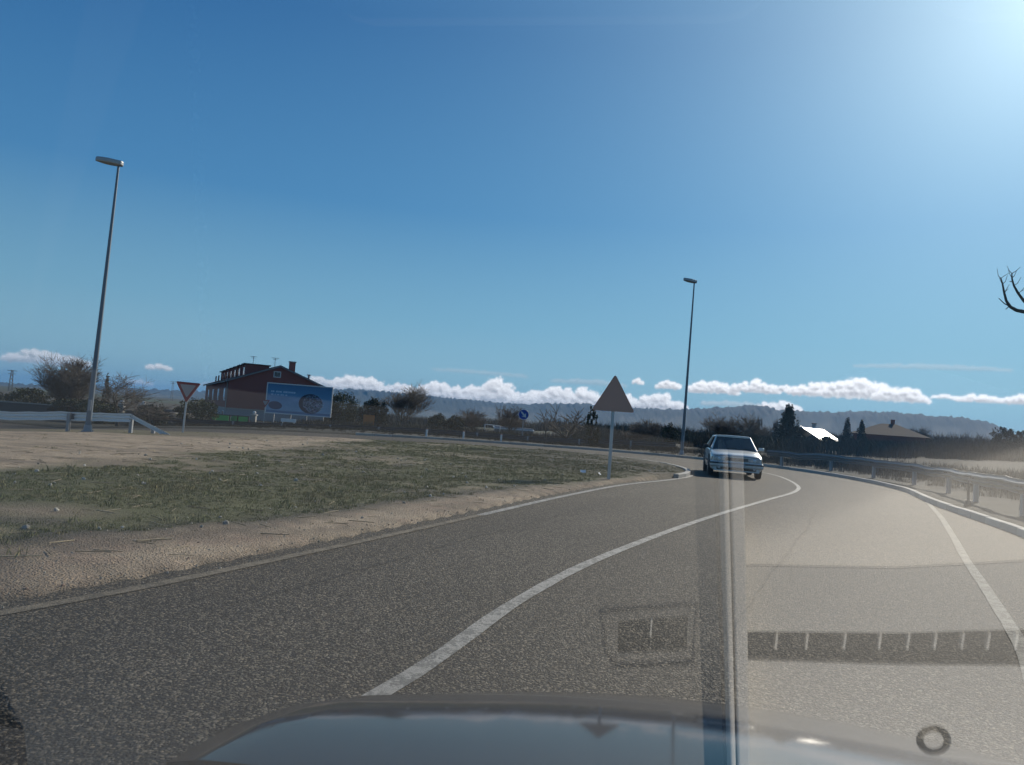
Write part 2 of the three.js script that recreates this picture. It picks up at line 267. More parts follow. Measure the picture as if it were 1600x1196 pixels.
// thin open cracks in the old surface
const crackMat = mat(0.012, 0.012, 0.012, 1);
const crackLine = (pts, seed) => dense(pts, 0.12).map((p, i) => [p[0] + 0.10 * (fbm(i * 0.21 + seed, seed, 3) - 0.5), p[1] + 0.10 * (fbm(i * 0.21, seed + 40, 3) - 0.5)]);
for (const [pts, seed, w] of [[[[-1.7, -4.6], [-0.6, -7.4], [0.5, -10.2], [1.5, -12.8], [2.6, -15.6]], 3, 0.008], [[[1.6, -5.2], [2.7, -7.6], [4.2, -10.8], [5.6, -13.9]], 11, 0.007], [[[-0.9, -8.6], [0.2, -8.2], [1.1, -8.35], [2.4, -7.9]], 23, 0.006]]) { const c = marking('road_crack', crackLine(pts, seed), w, 0, null, crackMat); c.userData.label = 'thin dark crack in the asphalt'; }

// kerbs, stone by stone
const kerbMat = [0.36, 0.31, 0.4].map((t, i) => mat(t, t * 0.97, t * (0.88 - 0.02 * i), 0.85));
function kerb(line, label, side, top) {
  const o = new THREE.Group(); o.name = numbered('kerb'); o.userData = { kind: 'structure', label }; scene.add(o);
  const shapes = [0, 1].map((k) => new RoundedBoxGeometry(0.985, 0.3, 0.16 + 0.006 * k, 1, 0.022));
  for (let i = 0; i + 2 < line.length; i += 2) {
    const a = line[i], b = line[i + 2], l = Math.hypot(b[0] - a[0], b[1] - a[1]), m = new THREE.Mesh(shapes[i / 2 % 2], kerbMat[Math.floor(hash(i, 9) * 3)]), mx = (a[0] + b[0]) / 2, mz = (a[1] + b[1]) / 2;
    m.name = numbered('kerb_stone'); m.position.set(mx - (b[1] - a[1]) / l * 0.06 * side, land(mx, mz) + top - 0.15 + 0.012 * (hash(i, 4) - 0.5), mz + (b[0] - a[0]) / l * 0.06 * side);
    m.rotation.y = -Math.atan2(b[1] - a[1], b[0] - a[0]); m.scale.x = l * 1.0; m.castShadow = m.receiveShadow = true; o.add(m);
  }
}
kerb(kerbPath, 'pale kerb round the nose of the grass island', 1, 0.12);
kerb(rightEdge.filter((p) => p[1] < 1 && p[0] > -9), 'pale kerb along the right and far edge of the bending road', -1, 0.13);

// ---------------------------------------------------------------- hills far off: a wooded ridge with a level top
{
  const crest = [[-70, 0.4], [-45, 0.35], [-33.5, 0.06], [-31.5, 0.12], [-29.4, 0.3], [-27.2, 0.33], [-24.5, 0.42], [-22.5, 0.5], [-20, 0.71], [-12.6, 1.5], [-11.2, 1.57], [-8.45, 1.58], [-4.66, 1.49], [0.1, 1.46], [1.55, 1.49], [3.44, 1.7], [4.87, 1.8], [9.58, 1.8], [12.3, 1.87], [14.1, 2.1], [15.9, 2.32], [17.2, 2.58], [18.3, 2.55], [19.2, 2.33], [21, 2.4], [22.7, 2.37], [23.9, 2.56], [26.6, 2.6], [30.3, 2.53], [31.7, 2.42], [32.8, 2.04], [33.9, 1.3], [35.5, 0.9], [50, 1.2], [70, 0.8]];
  const at = (a) => { let i = 0; while (i < crest.length - 2 && crest[i + 1][0] < a) i++; return lerp(crest[i][1], crest[i + 1][1], clamp((a - crest[i][0]) / (crest[i + 1][0] - crest[i][0]), 0, 1)); };
  const pos = [], uv = [], col = [], idx = [], NA = 1000, NR = 26;
  for (let i = 0; i <= NA; i++) {
    const a = -60 + 120 * i / NA, top = 2900 + 500 * (vnoise(a * 0.12, 4) - 0.5), foot = 1500 + 300 * vnoise(a * 0.2, 9), peak = Math.tan(at(a) * RAD) * top + 1.25;
    for (let k = 0; k <= NR; k++) {
      const t = k / (NR - 6), d = lerp(foot, top, t), x = Math.sin(a * RAD) * d, z = -Math.cos(a * RAD) * d;
      const slope = t < 1 ? ss(0, 1, Math.pow(t, 1.3)) : 1 - 0.25 * (t - 1), gully = 1 - 0.30 * Math.max(0, 1 - Math.abs(t - 0.6) * 2.2) * fbm(a * 0.9, t * 2, 3);
      const trees = t > 0.75 && t < 1.1 ? 9 * (vnoise(a * 7, t * 20) > 0.5 ? vnoise(a * 24, t * 60) : 0.12) : 3 * vnoise(a * 15, t * 30);
      pos.push(x, -4 + (peak + 2) * slope * gully + trees * ss(0.1, 0.3, t), z); uv.push(x / 90, z / 90);
      const n = fbm(a * 1.3, t * 5, 4), wood = [0.023, 0.031, 0.021], c = n > 0.60 && t < 0.75 ? [0.085, 0.08, 0.055] : n > 0.5 && t < 0.5 ? [0.05, 0.058, 0.034] : wood, q = 0.8 + 0.4 * vnoise(a * 20, t * 40);
      col.push(c[0] * q, c[1] * q, c[2] * q);
    }
  }
  for (let i = 0; i < NA; i++) for (let k = 0; k < NR; k++) { const a = i * (NR + 1) + k; idx.push(a, a + NR + 1, a + 1, a + 1, a + NR + 1, a + NR + 2); }
  const g = meshFrom(pos, idx, uv, col); if (g.attributes.normal.getY(40) < 0) { for (let i = 0; i < idx.length; i += 3) { const t = idx[i]; idx[i] = idx[i + 1]; idx[i + 1] = t; } g.setIndex(idx); g.computeVertexNormals(); }
  const h = struct('hills', g, new THREE.MeshStandardMaterial({ vertexColors: true, roughness: 1 })); h.userData.label = 'hazy blue wooded ridge along the horizon';
}
// ---------------------------------------------------------------- materials shared by the things
const M = {
  galv: mat(0.42, 0.44, 0.46, 0.42, 0.75), galvDull: mat(0.33, 0.34, 0.35, 0.6, 0.4), darkSteel: mat(0.09, 0.10, 0.11, 0.5, 0.5), pole: mat(0.16, 0.19, 0.22, 0.5, 0.4),
  white: mat(0.72, 0.72, 0.70, 0.6), black: mat(0.02, 0.02, 0.022, 0.6), shadedSignRed: mat(0.24, 0.03, 0.035, 0.6), signWhite: mat(0.72, 0.71, 0.68, 0.5), signBlue: mat(0.02, 0.07, 0.36, 0.5), flareTintedBack: mat(0.60, 0.34, 0.25, 0.65, 0.0),  // sign red lowered for backlit shade, sign back warmed as by lens flare
  brick: mat(0.27, 0.088, 0.068, 0.9), render: mat(0.30, 0.31, 0.31, 0.9), stone: mat(0.36, 0.34, 0.30, 0.9), roofTile: mat(0.10, 0.062, 0.05, 0.85), glass: mat(0.03, 0.04, 0.05, 0.08, 0, { }), green: phys(0.09, 0.36, 0.17, { roughness: 1, transmission: 0.55, thickness: 0, side: THREE.DoubleSide }), orange: mat(0.55, 0.16, 0.03, 0.6),
  bark: mat(0.085, 0.072, 0.058, 0.95), twig: mat(0.10, 0.083, 0.068, 0.95), paleTwig: mat(0.14, 0.118, 0.092, 0.95), paper: mat(0.75, 0.75, 0.73, 0.8),
};
const leafMat = (r, g, b) => new THREE.MeshStandardMaterial({ color: new THREE.Color().setRGB(r, g, b), vertexColors: true, roughness: 0.9, side: THREE.DoubleSide });
const leaf = { dark: leafMat(0.032, 0.045, 0.026), olive: leafMat(0.055, 0.066, 0.03), green: leafMat(0.06, 0.085, 0.03), conifer: leafMat(0.026, 0.042, 0.032) };

// ---------------------------------------------------------------- street lamps
function streetLamp(x, z, h, turn, label) {
  const o = thing('street_lamp', label, 'street lamp', x, surface(x, z) - 0.03, z, turn, 'street lamps');
  o.rotation.z = -0.012;
  part('pole', [cyl(0.10, 0.04, h, 0, 0, 0, 14)], M.pole, o);
  part('base_plate', [rbox(0.36, 0.03, 0.36, 0, 0.03, 0, 0.01), ...[[1, 1], [1, -1], [-1, 1], [-1, -1]].map(([a, b]) => cyl(0.018, 0.018, 0.07, a * 0.14, 0.03, b * 0.14, 6)), cyl(0.15, 0.12, 0.25, 0, 0.03, 0, 14)], M.galvDull, o);
  part('hatch', [rbox(0.10, 0.4, 0.03, 0, 1.0, 0.105, 0.012)], M.galvDull, o);
  part('bracket', [bar(V(0, h - 0.04, 0), V(-0.16, h + 0.05, 0), 0.045, 0.04, 8)], M.pole, o);
  // a flat boat-shaped luminaire that narrows to its tip
  const s = new THREE.Shape(); s.moveTo(0.16, -0.11); s.quadraticCurveTo(0.24, 0, 0.16, 0.11); s.lineTo(-0.2, 0.16); s.quadraticCurveTo(-0.62, 0.13, -0.68, 0); s.quadraticCurveTo(-0.62, -0.13, -0.2, -0.16); s.closePath();
  const e = new THREE.ExtrudeGeometry(s, { depth: 0.10, bevelEnabled: true, bevelSize: 0.035, bevelThickness: 0.035, bevelSegments: 3, curveSegments: 10 }); e.rotateX(-Math.PI / 2); e.rotateZ(-0.06); e.translate(-0.08, h - 0.02, 0);
  const head = part('lamp_head', [e], mat(0.36, 0.37, 0.37, 0.45, 0.5), o);
  const d = new THREE.ExtrudeGeometry(s, { depth: 0.02, bevelEnabled: false, curveSegments: 10 }); d.scale(0.72, 0.72, 1); d.rotateX(-Math.PI / 2); d.rotateZ(-0.06); d.translate(-0.14, h - 0.075, 0);
  part('lamp_glass', [d], mat(0.32, 0.30, 0.27, 0.25), head);
  return o;
}
streetLamp(-15.3, -28.1, 10.0, 0.25, 'tall grey lamp post standing behind the crash barrier at the left');
streetLamp(10.75, -47.4, 10.8, 0.35, 'tall grey lamp post beyond the far kerb, above the oncoming car');

// ---------------------------------------------------------------- crash barriers
const beamProfile = [[0, 0], [0, 0.04], [0.075, 0.085], [0.075, 0.115], [0, 0.145], [0, 0.165], [0.075, 0.195], [0.075, 0.225], [0, 0.27], [0, 0.31], [-0.006, 0.31], [-0.006, 0.27], [0.068, 0.223], [0.068, 0.197], [-0.006, 0.167], [-0.006, 0.143], [0.068, 0.113], [0.068, 0.087], [-0.006, 0.042], [-0.006, 0]];
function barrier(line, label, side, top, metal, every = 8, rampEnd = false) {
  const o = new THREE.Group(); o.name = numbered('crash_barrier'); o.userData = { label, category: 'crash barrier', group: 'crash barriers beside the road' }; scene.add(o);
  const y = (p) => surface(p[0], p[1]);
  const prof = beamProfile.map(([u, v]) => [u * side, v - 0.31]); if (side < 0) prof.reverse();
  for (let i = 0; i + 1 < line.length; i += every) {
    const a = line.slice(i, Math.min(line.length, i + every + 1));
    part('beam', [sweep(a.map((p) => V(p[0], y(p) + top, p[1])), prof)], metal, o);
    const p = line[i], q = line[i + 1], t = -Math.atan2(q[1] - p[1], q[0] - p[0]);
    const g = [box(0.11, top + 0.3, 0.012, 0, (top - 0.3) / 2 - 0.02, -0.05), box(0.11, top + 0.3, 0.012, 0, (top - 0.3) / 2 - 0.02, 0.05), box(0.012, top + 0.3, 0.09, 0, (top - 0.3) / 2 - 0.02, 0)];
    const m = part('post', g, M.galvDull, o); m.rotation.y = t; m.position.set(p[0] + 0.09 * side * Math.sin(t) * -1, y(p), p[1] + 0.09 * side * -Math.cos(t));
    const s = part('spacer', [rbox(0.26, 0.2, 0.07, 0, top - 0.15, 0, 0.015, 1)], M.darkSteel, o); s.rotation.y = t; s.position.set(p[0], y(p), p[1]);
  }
  if (rampEnd) {
    const e = line[line.length - 1], n = 7, path = []; for (let i = 0; i <= n; i++) { const t = i / n; path.push(V(e[0] + 1.75 * t, y(e) + top * (1 - t * 0.98) - 0.02, e[1] + 0.15 * t)); }
    part('ramp_beam', [sweep(path, prof.map(([u, v]) => [u * 0.8, v * 0.5]))], metal, o);
    for (const [k, tt] of [[0, 0], [1, 0.48]]) { const m = part('post', [box(0.11, top * (1 - tt) + 0.2, 0.1, 0, (top * (1 - tt) - 0.2) / 2 - 0.06, 0)], M.galvDull, o); m.position.set(e[0] + 1.75 * tt, y(e), e[1] - 0.09); }
  }
  return o;
}
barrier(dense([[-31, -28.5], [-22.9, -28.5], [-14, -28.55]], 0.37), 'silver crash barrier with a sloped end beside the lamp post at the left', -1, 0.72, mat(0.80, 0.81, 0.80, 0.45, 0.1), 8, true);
const outer = dense(rightEdge.filter((p) => p[0] > 5.2 && p[1] < -5 && p[1] > -41).map((p, i, a) => { const q = a[Math.min(a.length - 1, i + 1)], b = a[Math.max(0, i - 1)], l = Math.hypot(q[0] - b[0], q[1] - b[1]); return [p[0] - (q[1] - b[1]) / l * 0.95, p[1] + (q[0] - b[0]) / l * 0.95]; }).filter((_, i) => i % 4 === 0), 0.5);
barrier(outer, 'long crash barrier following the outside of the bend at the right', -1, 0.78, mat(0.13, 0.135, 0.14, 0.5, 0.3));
barrier(dense([[-30, -62], [-16, -61.5], [-4, -60], [8, -57.5], [12, -55]], 0.5), 'dark distant crash barrier between the roundabout and the trees', -1, 0.62, M.darkSteel);

// ---------------------------------------------------------------- road signs
function triangleShape(side, r, up = true) {
  const h = side * Math.sqrt(3) / 2, p = [[-side / 2, -h / 3], [side / 2, -h / 3], [0, h * 2 / 3]].map(([x, y]) => [x, up ? y : -y]); if (!up) p.reverse();
  const s = new THREE.Shape();
  p.forEach((c, i) => { const a = p[(i + 2) % 3], b = p[(i + 1) % 3], to = (q) => { const l = Math.hypot(q[0] - c[0], q[1] - c[1]); return [c[0] + (q[0] - c[0]) / l * r, c[1] + (q[1] - c[1]) / l * r]; }, e = to(a), f = to(b); if (i) s.lineTo(...e); else s.moveTo(...e); s.quadraticCurveTo(c[0], c[1], ...f); });
  s.closePath(); return s;
}
const plate = (s, d, z = 0) => new THREE.ExtrudeGeometry(s, { depth: d, bevelEnabled: true, bevelSize: 0.006, bevelThickness: 0.004, bevelSegments: 1, curveSegments: 8 }).translate(0, 0, z);
{
  const x = 2.55, z = -18.98, o = thing('warning_sign', 'grey back of a triangular road sign on the grass near the kerb nose', 'road sign', x, surface(x, z), z, -0.10);
  o.rotation.z = 0.004;
  part('post', [rbox(0.08, 2.2, 0.045, 0, 1.05, 0, 0.012)], M.galv, o);
  const b = part('panel', [plate(triangleShape(1.04, 0.07), 0.022, 0.032).translate(0, 1.98, 0)], M.flareTintedBack, o);
  part('rim', [sweepRing(triangleShape(1.05, 0.07).getPoints(8), 0.02, 0.028).translate(0, 1.98, 0.04)], M.flareTintedBack, b);
  part('clamp', [rbox(0.34, 0.05, 0.012, 0, 2.28, 0.026, 0.008, 1)], M.galvDull, o); part('clamp', [rbox(0.5, 0.05, 0.012, 0, 1.82, 0.026, 0.008, 1)], M.galvDull, o);
}
function sweepRing(pts, w, d) {
  const p = pts.slice(); if (p[0].distanceTo(p[p.length - 1]) < 1e-6) p.pop();
  const s = new THREE.Shape(p), hole = new THREE.Path(p.map((q) => q.clone().multiplyScalar(1 - w / 0.28)).reverse()); s.holes.push(hole);
  return new THREE.ExtrudeGeometry(s, { depth: d, bevelEnabled: false });
}
function yieldSign(x, z, size, hTop, turn, label, tilt = 0) {
  const o = thing('yield_sign', label, 'road sign', x, surface(x, z), z, turn, 'yield signs'); o.rotation.z = tilt;
  const h = size * Math.sqrt(3) / 2, cy = hTop - h / 3;
  part('post', [rbox(0.07, hTop - 0.02, 0.04, 0, (hTop - 0.02) / 2 - 0.03, 0, 0.01)], M.galv, o);
  part('panel', [plate(triangleShape(size, 0.06, false), 0.02, 0.03).translate(0, cy, 0)], M.flareTintedBack, o);
  part('red_border', [plate(triangleShape(size * 0.985, 0.06, false), 0.006, 0.056).translate(0, cy, 0)], M.shadedSignRed, o);
  part('shaded_white_field', [plate(triangleShape(size * 0.62, 0.04, false), 0.006, 0.070).translate(0, cy, 0)], mat(0.30, 0.29, 0.30, 0.6), o);  // white darkened in colour, standing in for shade on the backlit face
}
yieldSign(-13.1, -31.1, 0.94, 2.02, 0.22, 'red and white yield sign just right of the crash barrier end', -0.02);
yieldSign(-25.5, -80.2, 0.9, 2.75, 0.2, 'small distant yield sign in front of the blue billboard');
{
  const x = 1.1, z = -60.1, b = surface(x, z), o = thing('keep_right_sign', 'round blue sign with a white arrow pointing down to the right', 'road sign', x, b, z, -0.02), top = 2.38 - b;
  part('post', [rbox(0.07, top - 0.1, 0.05, 0, (top - 0.1) / 2, 0, 0.01)], M.galvDull, o);
  part('disc', [new THREE.CylinderGeometry(0.41, 0.41, 0.03, 32).rotateX(Math.PI / 2).translate(0, top - 0.42, 0.05)], M.signBlue, o);
  part('white_rim', [new THREE.TorusGeometry(0.395, 0.014, 6, 32).translate(0, top - 0.42, 0.066)], M.signWhite, o);
  const a = new THREE.Shape(); [[-0.06, 0.30], [0.06, 0.30], [0.06, -0.06], [0.2, -0.02], [0.0, -0.30], [-0.2, -0.02], [-0.06, -0.06]].forEach((p, i) => i ? a.lineTo(...p) : a.moveTo(...p)); a.closePath();
  part('arrow', [new THREE.ExtrudeGeometry(a, { depth: 0.008, bevelEnabled: false }).rotateZ(0.75).translate(0, top - 0.42, 0.066)], M.signWhite, o);
}
{
  const x = -14.6, z = -80.2, b = surface(x, z), o = thing('orange_sign', 'square orange works sign in front of the dark round tree', 'road sign', x, b, z, 0.15);
  part('panel', [rbox(1.15, 1.0, 0.04, 0, 0.45 - b, 0, 0.01)], M.orange, o);
  part('leg', [box(0.06, 0.9 - b, 0.05, -0.35, (0.3 - b) / 2 - 0.02, -0.05)], M.galvDull, o); part('leg', [box(0.06, 0.9 - b, 0.05, 0.35, (0.3 - b) / 2 - 0.02, -0.05)], M.galvDull, o);
}
{
  const x = -17.9, z = -62.6, b = surface(x, z), o = thing('direction_sign', 'low white panel sign on two legs below the billboard', 'road sign', x, b, z, 0.2);
  part('panel', [rbox(1.2, 0.28, 0.05, 0, 0.08 - b, 0, 0.012)], M.white, o);
  for (const s of [-1, 1]) part('leg', [rbox(0.07, 0.3 - b, 0.06, s * 0.45, (0.2 - b) / 2 - 0.06, -0.06, 0.01, 1)], M.white, o);
}
const proto = thing('marker_post', 'short white marker post on the verge, leftmost of the three beyond the far kerb', 'marker post', -4.8, surface(-4.8, -45.4), -45.4, 0, 'short white marker posts on the far verge');
part('post', [rbox(0.11, 0.42, 0.07, 0, 0.2, 0, 0.02)], M.white, proto); part('cap', [rbox(0.12, 0.05, 0.08, 0, 0.43, 0, 0.02)], M.flareTintedBack, proto);
for (const [x, z, l] of [[-2.65, -46.0, 'short white marker post on the verge, middle one of the three beyond the far kerb'], [-0.4, -46.4, 'short white marker post on the verge, nearest the blue arrow sign']]) { const c = proto.clone(); c.name = numbered('marker_post'); c.position.set(x, surface(x, z), z); c.userData = { ...proto.userData, label: l }; scene.add(c); }
{
  const x = 10.15, z = -17.65, o = thing('delineator_post', 'slim dark post leaning at the right kerb of the bend', 'marker post', 10.95, surface(10.95, -18.2), -18.2, 0.3);
  o.rotation.z = 0.02; part('post', [cyl(0.035, 0.02, 0.62, 0, -0.02, 0, 8)], M.black, o); part('foot', [cyl(0.10, 0.06, 0.16, 0, -0.03, 0, 10)], M.black, o);
}

// ---------------------------------------------------------------- billboard
{
  const cv = document.createElement('canvas'); cv.width = 1024; cv.height = 512; const c = cv.getContext('2d'), r = rng(31);
  let g = c.createLinearGradient(0, 0, 0, 512); g.addColorStop(0, '#46799f'); g.addColorStop(0.45, '#6499ba'); g.addColorStop(1, '#8cb3c6'); c.fillStyle = g; c.fillRect(0, 0, 1024, 512);
  for (let i = 0; i < 26; i++) { c.fillStyle = 'rgba(210,230,245,0.05)'; c.beginPath(); c.ellipse(r() * 1024, 90 + r() * 420, 60 + r() * 170, 20 + r() * 60, 0, 0, 7); c.fill(); }
  c.fillStyle = 'rgba(40,62,92,0.85)'; c.beginPath(); c.ellipse(140, 380, 110, 72, 0.1, 0, 7); c.fill();
  c.fillStyle = 'rgba(28,40,60,0.92)'; c.beginPath(); c.ellipse(700, 310, 190, 175, 0.1, 0, 7); c.fill();
  for (let i = 0; i < 520; i++) { const a = r() * 7, q = Math.sqrt(r()); c.fillStyle = `rgba(${150 + r() * 60},${165 + r() * 50},${180 + r() * 40},0.55)`; c.fillRect(735 + Math.cos(a) * q * 165, 300 + Math.sin(a) * q * 160, 4 + r() * 22, 3 + r() * 12); }
  c.fillStyle = 'rgba(40,80,120,0.5)'; c.fillRect(0, 470, 1024, 42);
  c.fillStyle = 'rgba(225,238,246,0.75)'; for (let row = 0; row < 2; row++) for (let x = 60; x < 430 - row * 120;) { const w = 12 + r() * 26; c.fillRect(x, 120 + row * 58, w, 30 - row * 8); x += w + 6 + (r() < 0.2 ? 20 : 0); }
  const t = new THREE.CanvasTexture(cv); t.colorSpace = THREE.SRGBColorSpace;
  const o = thing('billboard', 'wide blue advertising billboard standing in front of the brick houses', 'billboard', -24.2, 0, -88.2, 0.05);
  o.rotation.z = 0.0;
  const y0 = 0.28, h = 3.5, w = 7.5, gnd = surface(-24.2, -88.2);
  part('board', [rbox(w, h, 0.16, 0, y0 + h / 2, 0, 0.02, 1)], mat(0.3, 0.31, 0.32, 0.7), o);
  part('poster', [new THREE.PlaneGeometry(w - 0.2, h - 0.2).translate(0, y0 + h / 2, 0.085)], new THREE.MeshStandardMaterial({ map: t, roughness: 0.55 }), o);
  const f = (a, b, cx, cy) => rbox(a, b, 0.08, cx, cy, 0.10, 0.015, 1);
  part('frame', [f(w, 0.12, 0, y0 + h - 0.05), f(w, 0.12, 0, y0 + 0.05), f(0.12, h - 0.22, -w / 2 + 0.05, y0 + h / 2), f(0.12, h - 0.22, w / 2 - 0.05, y0 + h / 2)], M.white, o);
  for (const k of [-2.8, -0.9, 0.9, 2.8]) part('post', [rbox(0.2, y0 - gnd + 2.5, 0.2, k, (y0 + gnd + 2.5) / 2 - 0.2, -0.19, 0.02, 1)], M.galvDull, o);
}

// ---------------------------------------------------------------- brick terrace with dormers
{
  const bx = -36.9, bz = -100.3, b = -2.2, o = thing('terraced_house', 'red brick terraced houses with a dark tiled roof and dormers', 'house', bx, b, bz, 25 * RAD);
  const W = 12.6, H = 6.25, P = 8.65, L = 46, base = 2.6;
  const gable = new THREE.Shape(); [[0, base], [W, base], [W, H], [W / 2, P], [0, H]].forEach((p, i) => i ? gable.lineTo(...p) : gable.moveTo(...p)); gable.closePath();
  part('upper_wall', [new THREE.ExtrudeGeometry(gable, { depth: L, bevelEnabled: false }).translate(0, 0, -L)], M.brick, o);
  part('ground_floor_wall', [box(W - 0.06, base, L - 0.06, W / 2, base / 2, -L / 2)], M.render, o);
  part('string_course', [box(W + 0.08, 0.14, L + 0.08, W / 2, base, -L / 2)], M.stone, o);
  const pitch = Math.atan2(P - H, W / 2), sl = Math.hypot(P - H, W / 2) + 0.55;
  for (const s of [-1, 1]) {
    const rf = part('roof', [box(sl, 0.16, L + 0.7, 0, 0, 0).rotateZ(-s * pitch).translate(W / 2 + s * (W / 4 + 0.22), (H + P) / 2 - 0.0, -L / 2)], M.roofTile, o);
    part('gutter', [box(0.12, 0.12, L + 0.6, W / 2 + s * (W / 2 + 0.46), H - 0.2, -L / 2)], M.darkSteel, o);
    part('verge_board', [box(sl, 0.20, 0.06, 0, 0, 0).rotateZ(-s * pitch).translate(W / 2 + s * (W / 4 + 0.22), (H + P) / 2 - 0.06, 0.38)], mat(0.22, 0.2, 0.19), rf);
  }
  for (let k = 0; k < 7; k++) {                       // dormers on the left slope
    const z = -3.2 - k * 6.2, d = part('dormer', [box(3.0, 1.75, 3.4, 3.6, 7.75, z)], M.brick, o);
    part('dormer_roof', [box(3.5, 0.14, 3.9, 3.55, 8.68, z)], M.roofTile, d);
    part('window', [box(0.05, 1.0, 1.4, 2.08, 7.75, z)], M.glass, d);
    part('chimney_pipe', [cyl(0.12, 0.12, 1.2, 1.4, 6.7, z - 2.9, 8)], M.roofTile, o);
  }
  const win = (name, x, y, z, w, h, side) => {
    const f = part(name, side ? [box(0.1, h + 0.2, w + 0.2, x, y, z)] : [box(w + 0.2, h + 0.2, 0.1, x, y, z)], M.white, o);
    part('pane', side ? [box(0.06, h, w * 0.48, x - 0.05, y, z - w / 4), box(0.06, h, w * 0.48, x - 0.05, y, z + w / 4)] : [box(w * 0.48, h, 0.06, x - w / 4, y, z + 0.05), box(w * 0.48, h, 0.06, x + w / 4, y, z + 0.05)], M.glass, f);
  };
  win('window', 6.0, 7.55, 0.03, 0.75, 0.62, false);
  for (let k = 0; k < 4; k++) { win('window', -0.03, 4.4, -4.2 - k * 10.6, 1.7, 1.5, true); win('window', -0.03, 1.5, -4.2 - k * 10.6, 1.5, 1.2, true); }
  part('downpipe', [cyl(0.06, 0.06, H - 0.2, -0.12, 0, -0.25, 8)], M.stone, o);
  const ch = part('chimney', [box(0.75, 1.9, 0.75, 8.1, 8.5, -1.6)], M.brick, o); part('chimney_cap', [box(0.92, 0.14, 0.92, 8.1, 9.5, -1.6)], M.stone, ch);
  const vt = part('roof_vent', [cyl(0.14, 0.14, 0.9, 10.6, 7.0, -2.4, 8)], M.galvDull, o); part('vent_cowl', [cyl(0.3, 0.3, 0.12, 10.6, 7.9, -2.4, 8)], M.galvDull, vt);
  for (const [x, y, z] of [[3.4, 8.7, -5.5], [5.9, 8.6, -2.4]]) { const a = part('aerial', [bar(V(x, y, z), V(x, y + 1.3, z), 0.035)], M.darkSteel, o); part('aerial_rods', [bar(V(x - 0.5, y + 1.25, z), V(x + 0.5, y + 1.25, z), 0.03), bar(V(x - 0.3, y + 1.05, z), V(x + 0.3, y + 1.05, z), 0.025)], M.darkSteel, a); }
}
// garden wall with ball-topped piers, and the green gate
{
  const line = [[-46, -57.5], [-31.6, -60.2], [-28.4, -62.2], [-27.9, -72.2]];
  for (const [i, l] of [[0, 'rendered garden wall in front of the bushes at the left'], [1, 'short rendered wall between two ball-topped piers'], [2, 'dark garden wall running towards the green gate']]) {
    const a = line[i], b = line[i + 1], len = Math.hypot(b[0] - a[0], b[1] - a[1]), o = thing('garden_wall', l, 'wall', (a[0] + b[0]) / 2, surface((a[0] + b[0]) / 2, (a[1] + b[1]) / 2), (a[1] + b[1]) / 2, -Math.atan2(b[1] - a[1], b[0] - a[0]));
    part('wall', [box(len, 1.0, 0.2, 0, 0.4, 0)], i === 2 ? mat(0.07, 0.075, 0.08, 0.9) : mat(0.09, 0.088, 0.08, 0.9), o); part('coping', [box(len, 0.08, 0.28, 0, 0.94, 0)], M.stone, o);
  }
  let n = 0;
  const pier = (x, z, h, label) => { const b = surface(x, z), o = thing('gate_pier', label, 'gate pier', x, b, z, 0, 'stone piers along the garden wall'); part('shaft', [rbox(0.42, h - b, 0.42, 0, (h - b) / 2, 0, 0.02, 1)], M.stone, o); part('cap', [rbox(0.56, 0.09, 0.56, 0, h - b + 0.03, 0, 0.02, 1)], mat(0.5, 0.48, 0.44), o); part('ball', [new THREE.SphereGeometry(0.17, 12, 8).translate(0, h - b + 0.22, 0)], mat(0.62, 0.6, 0.56), o); };
  pier(-31.6, -60.2, 0.25, 'stone pier with a white ball top, leftmost of the row'); pier(-30.5, -60.6, 0.4, 'stone pier with a white ball top, second of the row'); pier(-29.2, -61.4, 0.4, 'stone pier with a white ball top, third of the row'); pier(-28.4, -62.2, 0.05, 'stone pier at the corner left of the yield sign');
  pier(-28.3, -72.2, -0.1, 'white capped pier on the left of the green gate'); pier(-23.9, -72.2, 0.15, 'white capped pier on the right of the green gate');
  const gx = -26.1, gz = -72.2, b = surface(gx, gz), o = thing('green_gate', 'bright green panelled gate with black bars between two piers', 'gate', gx, b, gz, 0);
  const h = 0.0 - b;
  for (const [x, w] of [[-0.95, 1.6], [0.9, 1.5]]) { part('panel', [box(w, 0.5, 0.04, x, h - 0.32, 0)], M.green, o); part('lower_panel', [box(w, h - 0.75, 0.04, x, (h - 0.72) / 2, 0.0)], mat(0.12, 0.16, 0.17), o); }
  part('panel', [box(0.42, h - 0.3, 0.05, 0.25, (h - 0.1) / 2, 0.02)], M.green, o);
  for (const x of [-1.8, -0.05, 0.7, 1.72]) part('bar', [box(0.11, h + 0.05, 0.09, x, h / 2, 0.02)], M.black, o);
  part('top_rail', [box(3.55, 0.07, 0.07, -0.02, h - 0.03, 0.02)], M.black, o);
}
// house with the glaring roof, the hipped house, pylons, goal and low white wall
{
  const x = 38.6, z = -98, b = surface(x, z), o = thing('bungalow', 'bungalow whose pale roof slope glares in the sun, beside the conifer', 'house', x, b, z, 0.75);
  part('wall', [box(5.4, 1.3, 4.6, 0, 0.6, 0)], M.render, o);
  const s = Math.hypot(2.5, 1.4);
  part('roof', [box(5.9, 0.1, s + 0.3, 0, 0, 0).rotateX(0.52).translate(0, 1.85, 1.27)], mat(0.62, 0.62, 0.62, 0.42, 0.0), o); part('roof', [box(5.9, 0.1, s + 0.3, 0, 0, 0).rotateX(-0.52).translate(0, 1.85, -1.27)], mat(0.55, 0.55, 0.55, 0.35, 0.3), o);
  const c = part('chimney', [box(0.4, 0.9, 0.4, 1.2, 2.7, -0.3)], M.render, o); part('chimney_cap', [box(0.5, 0.08, 0.5, 1.2, 3.19, -0.3)], M.roofTile, c);
}
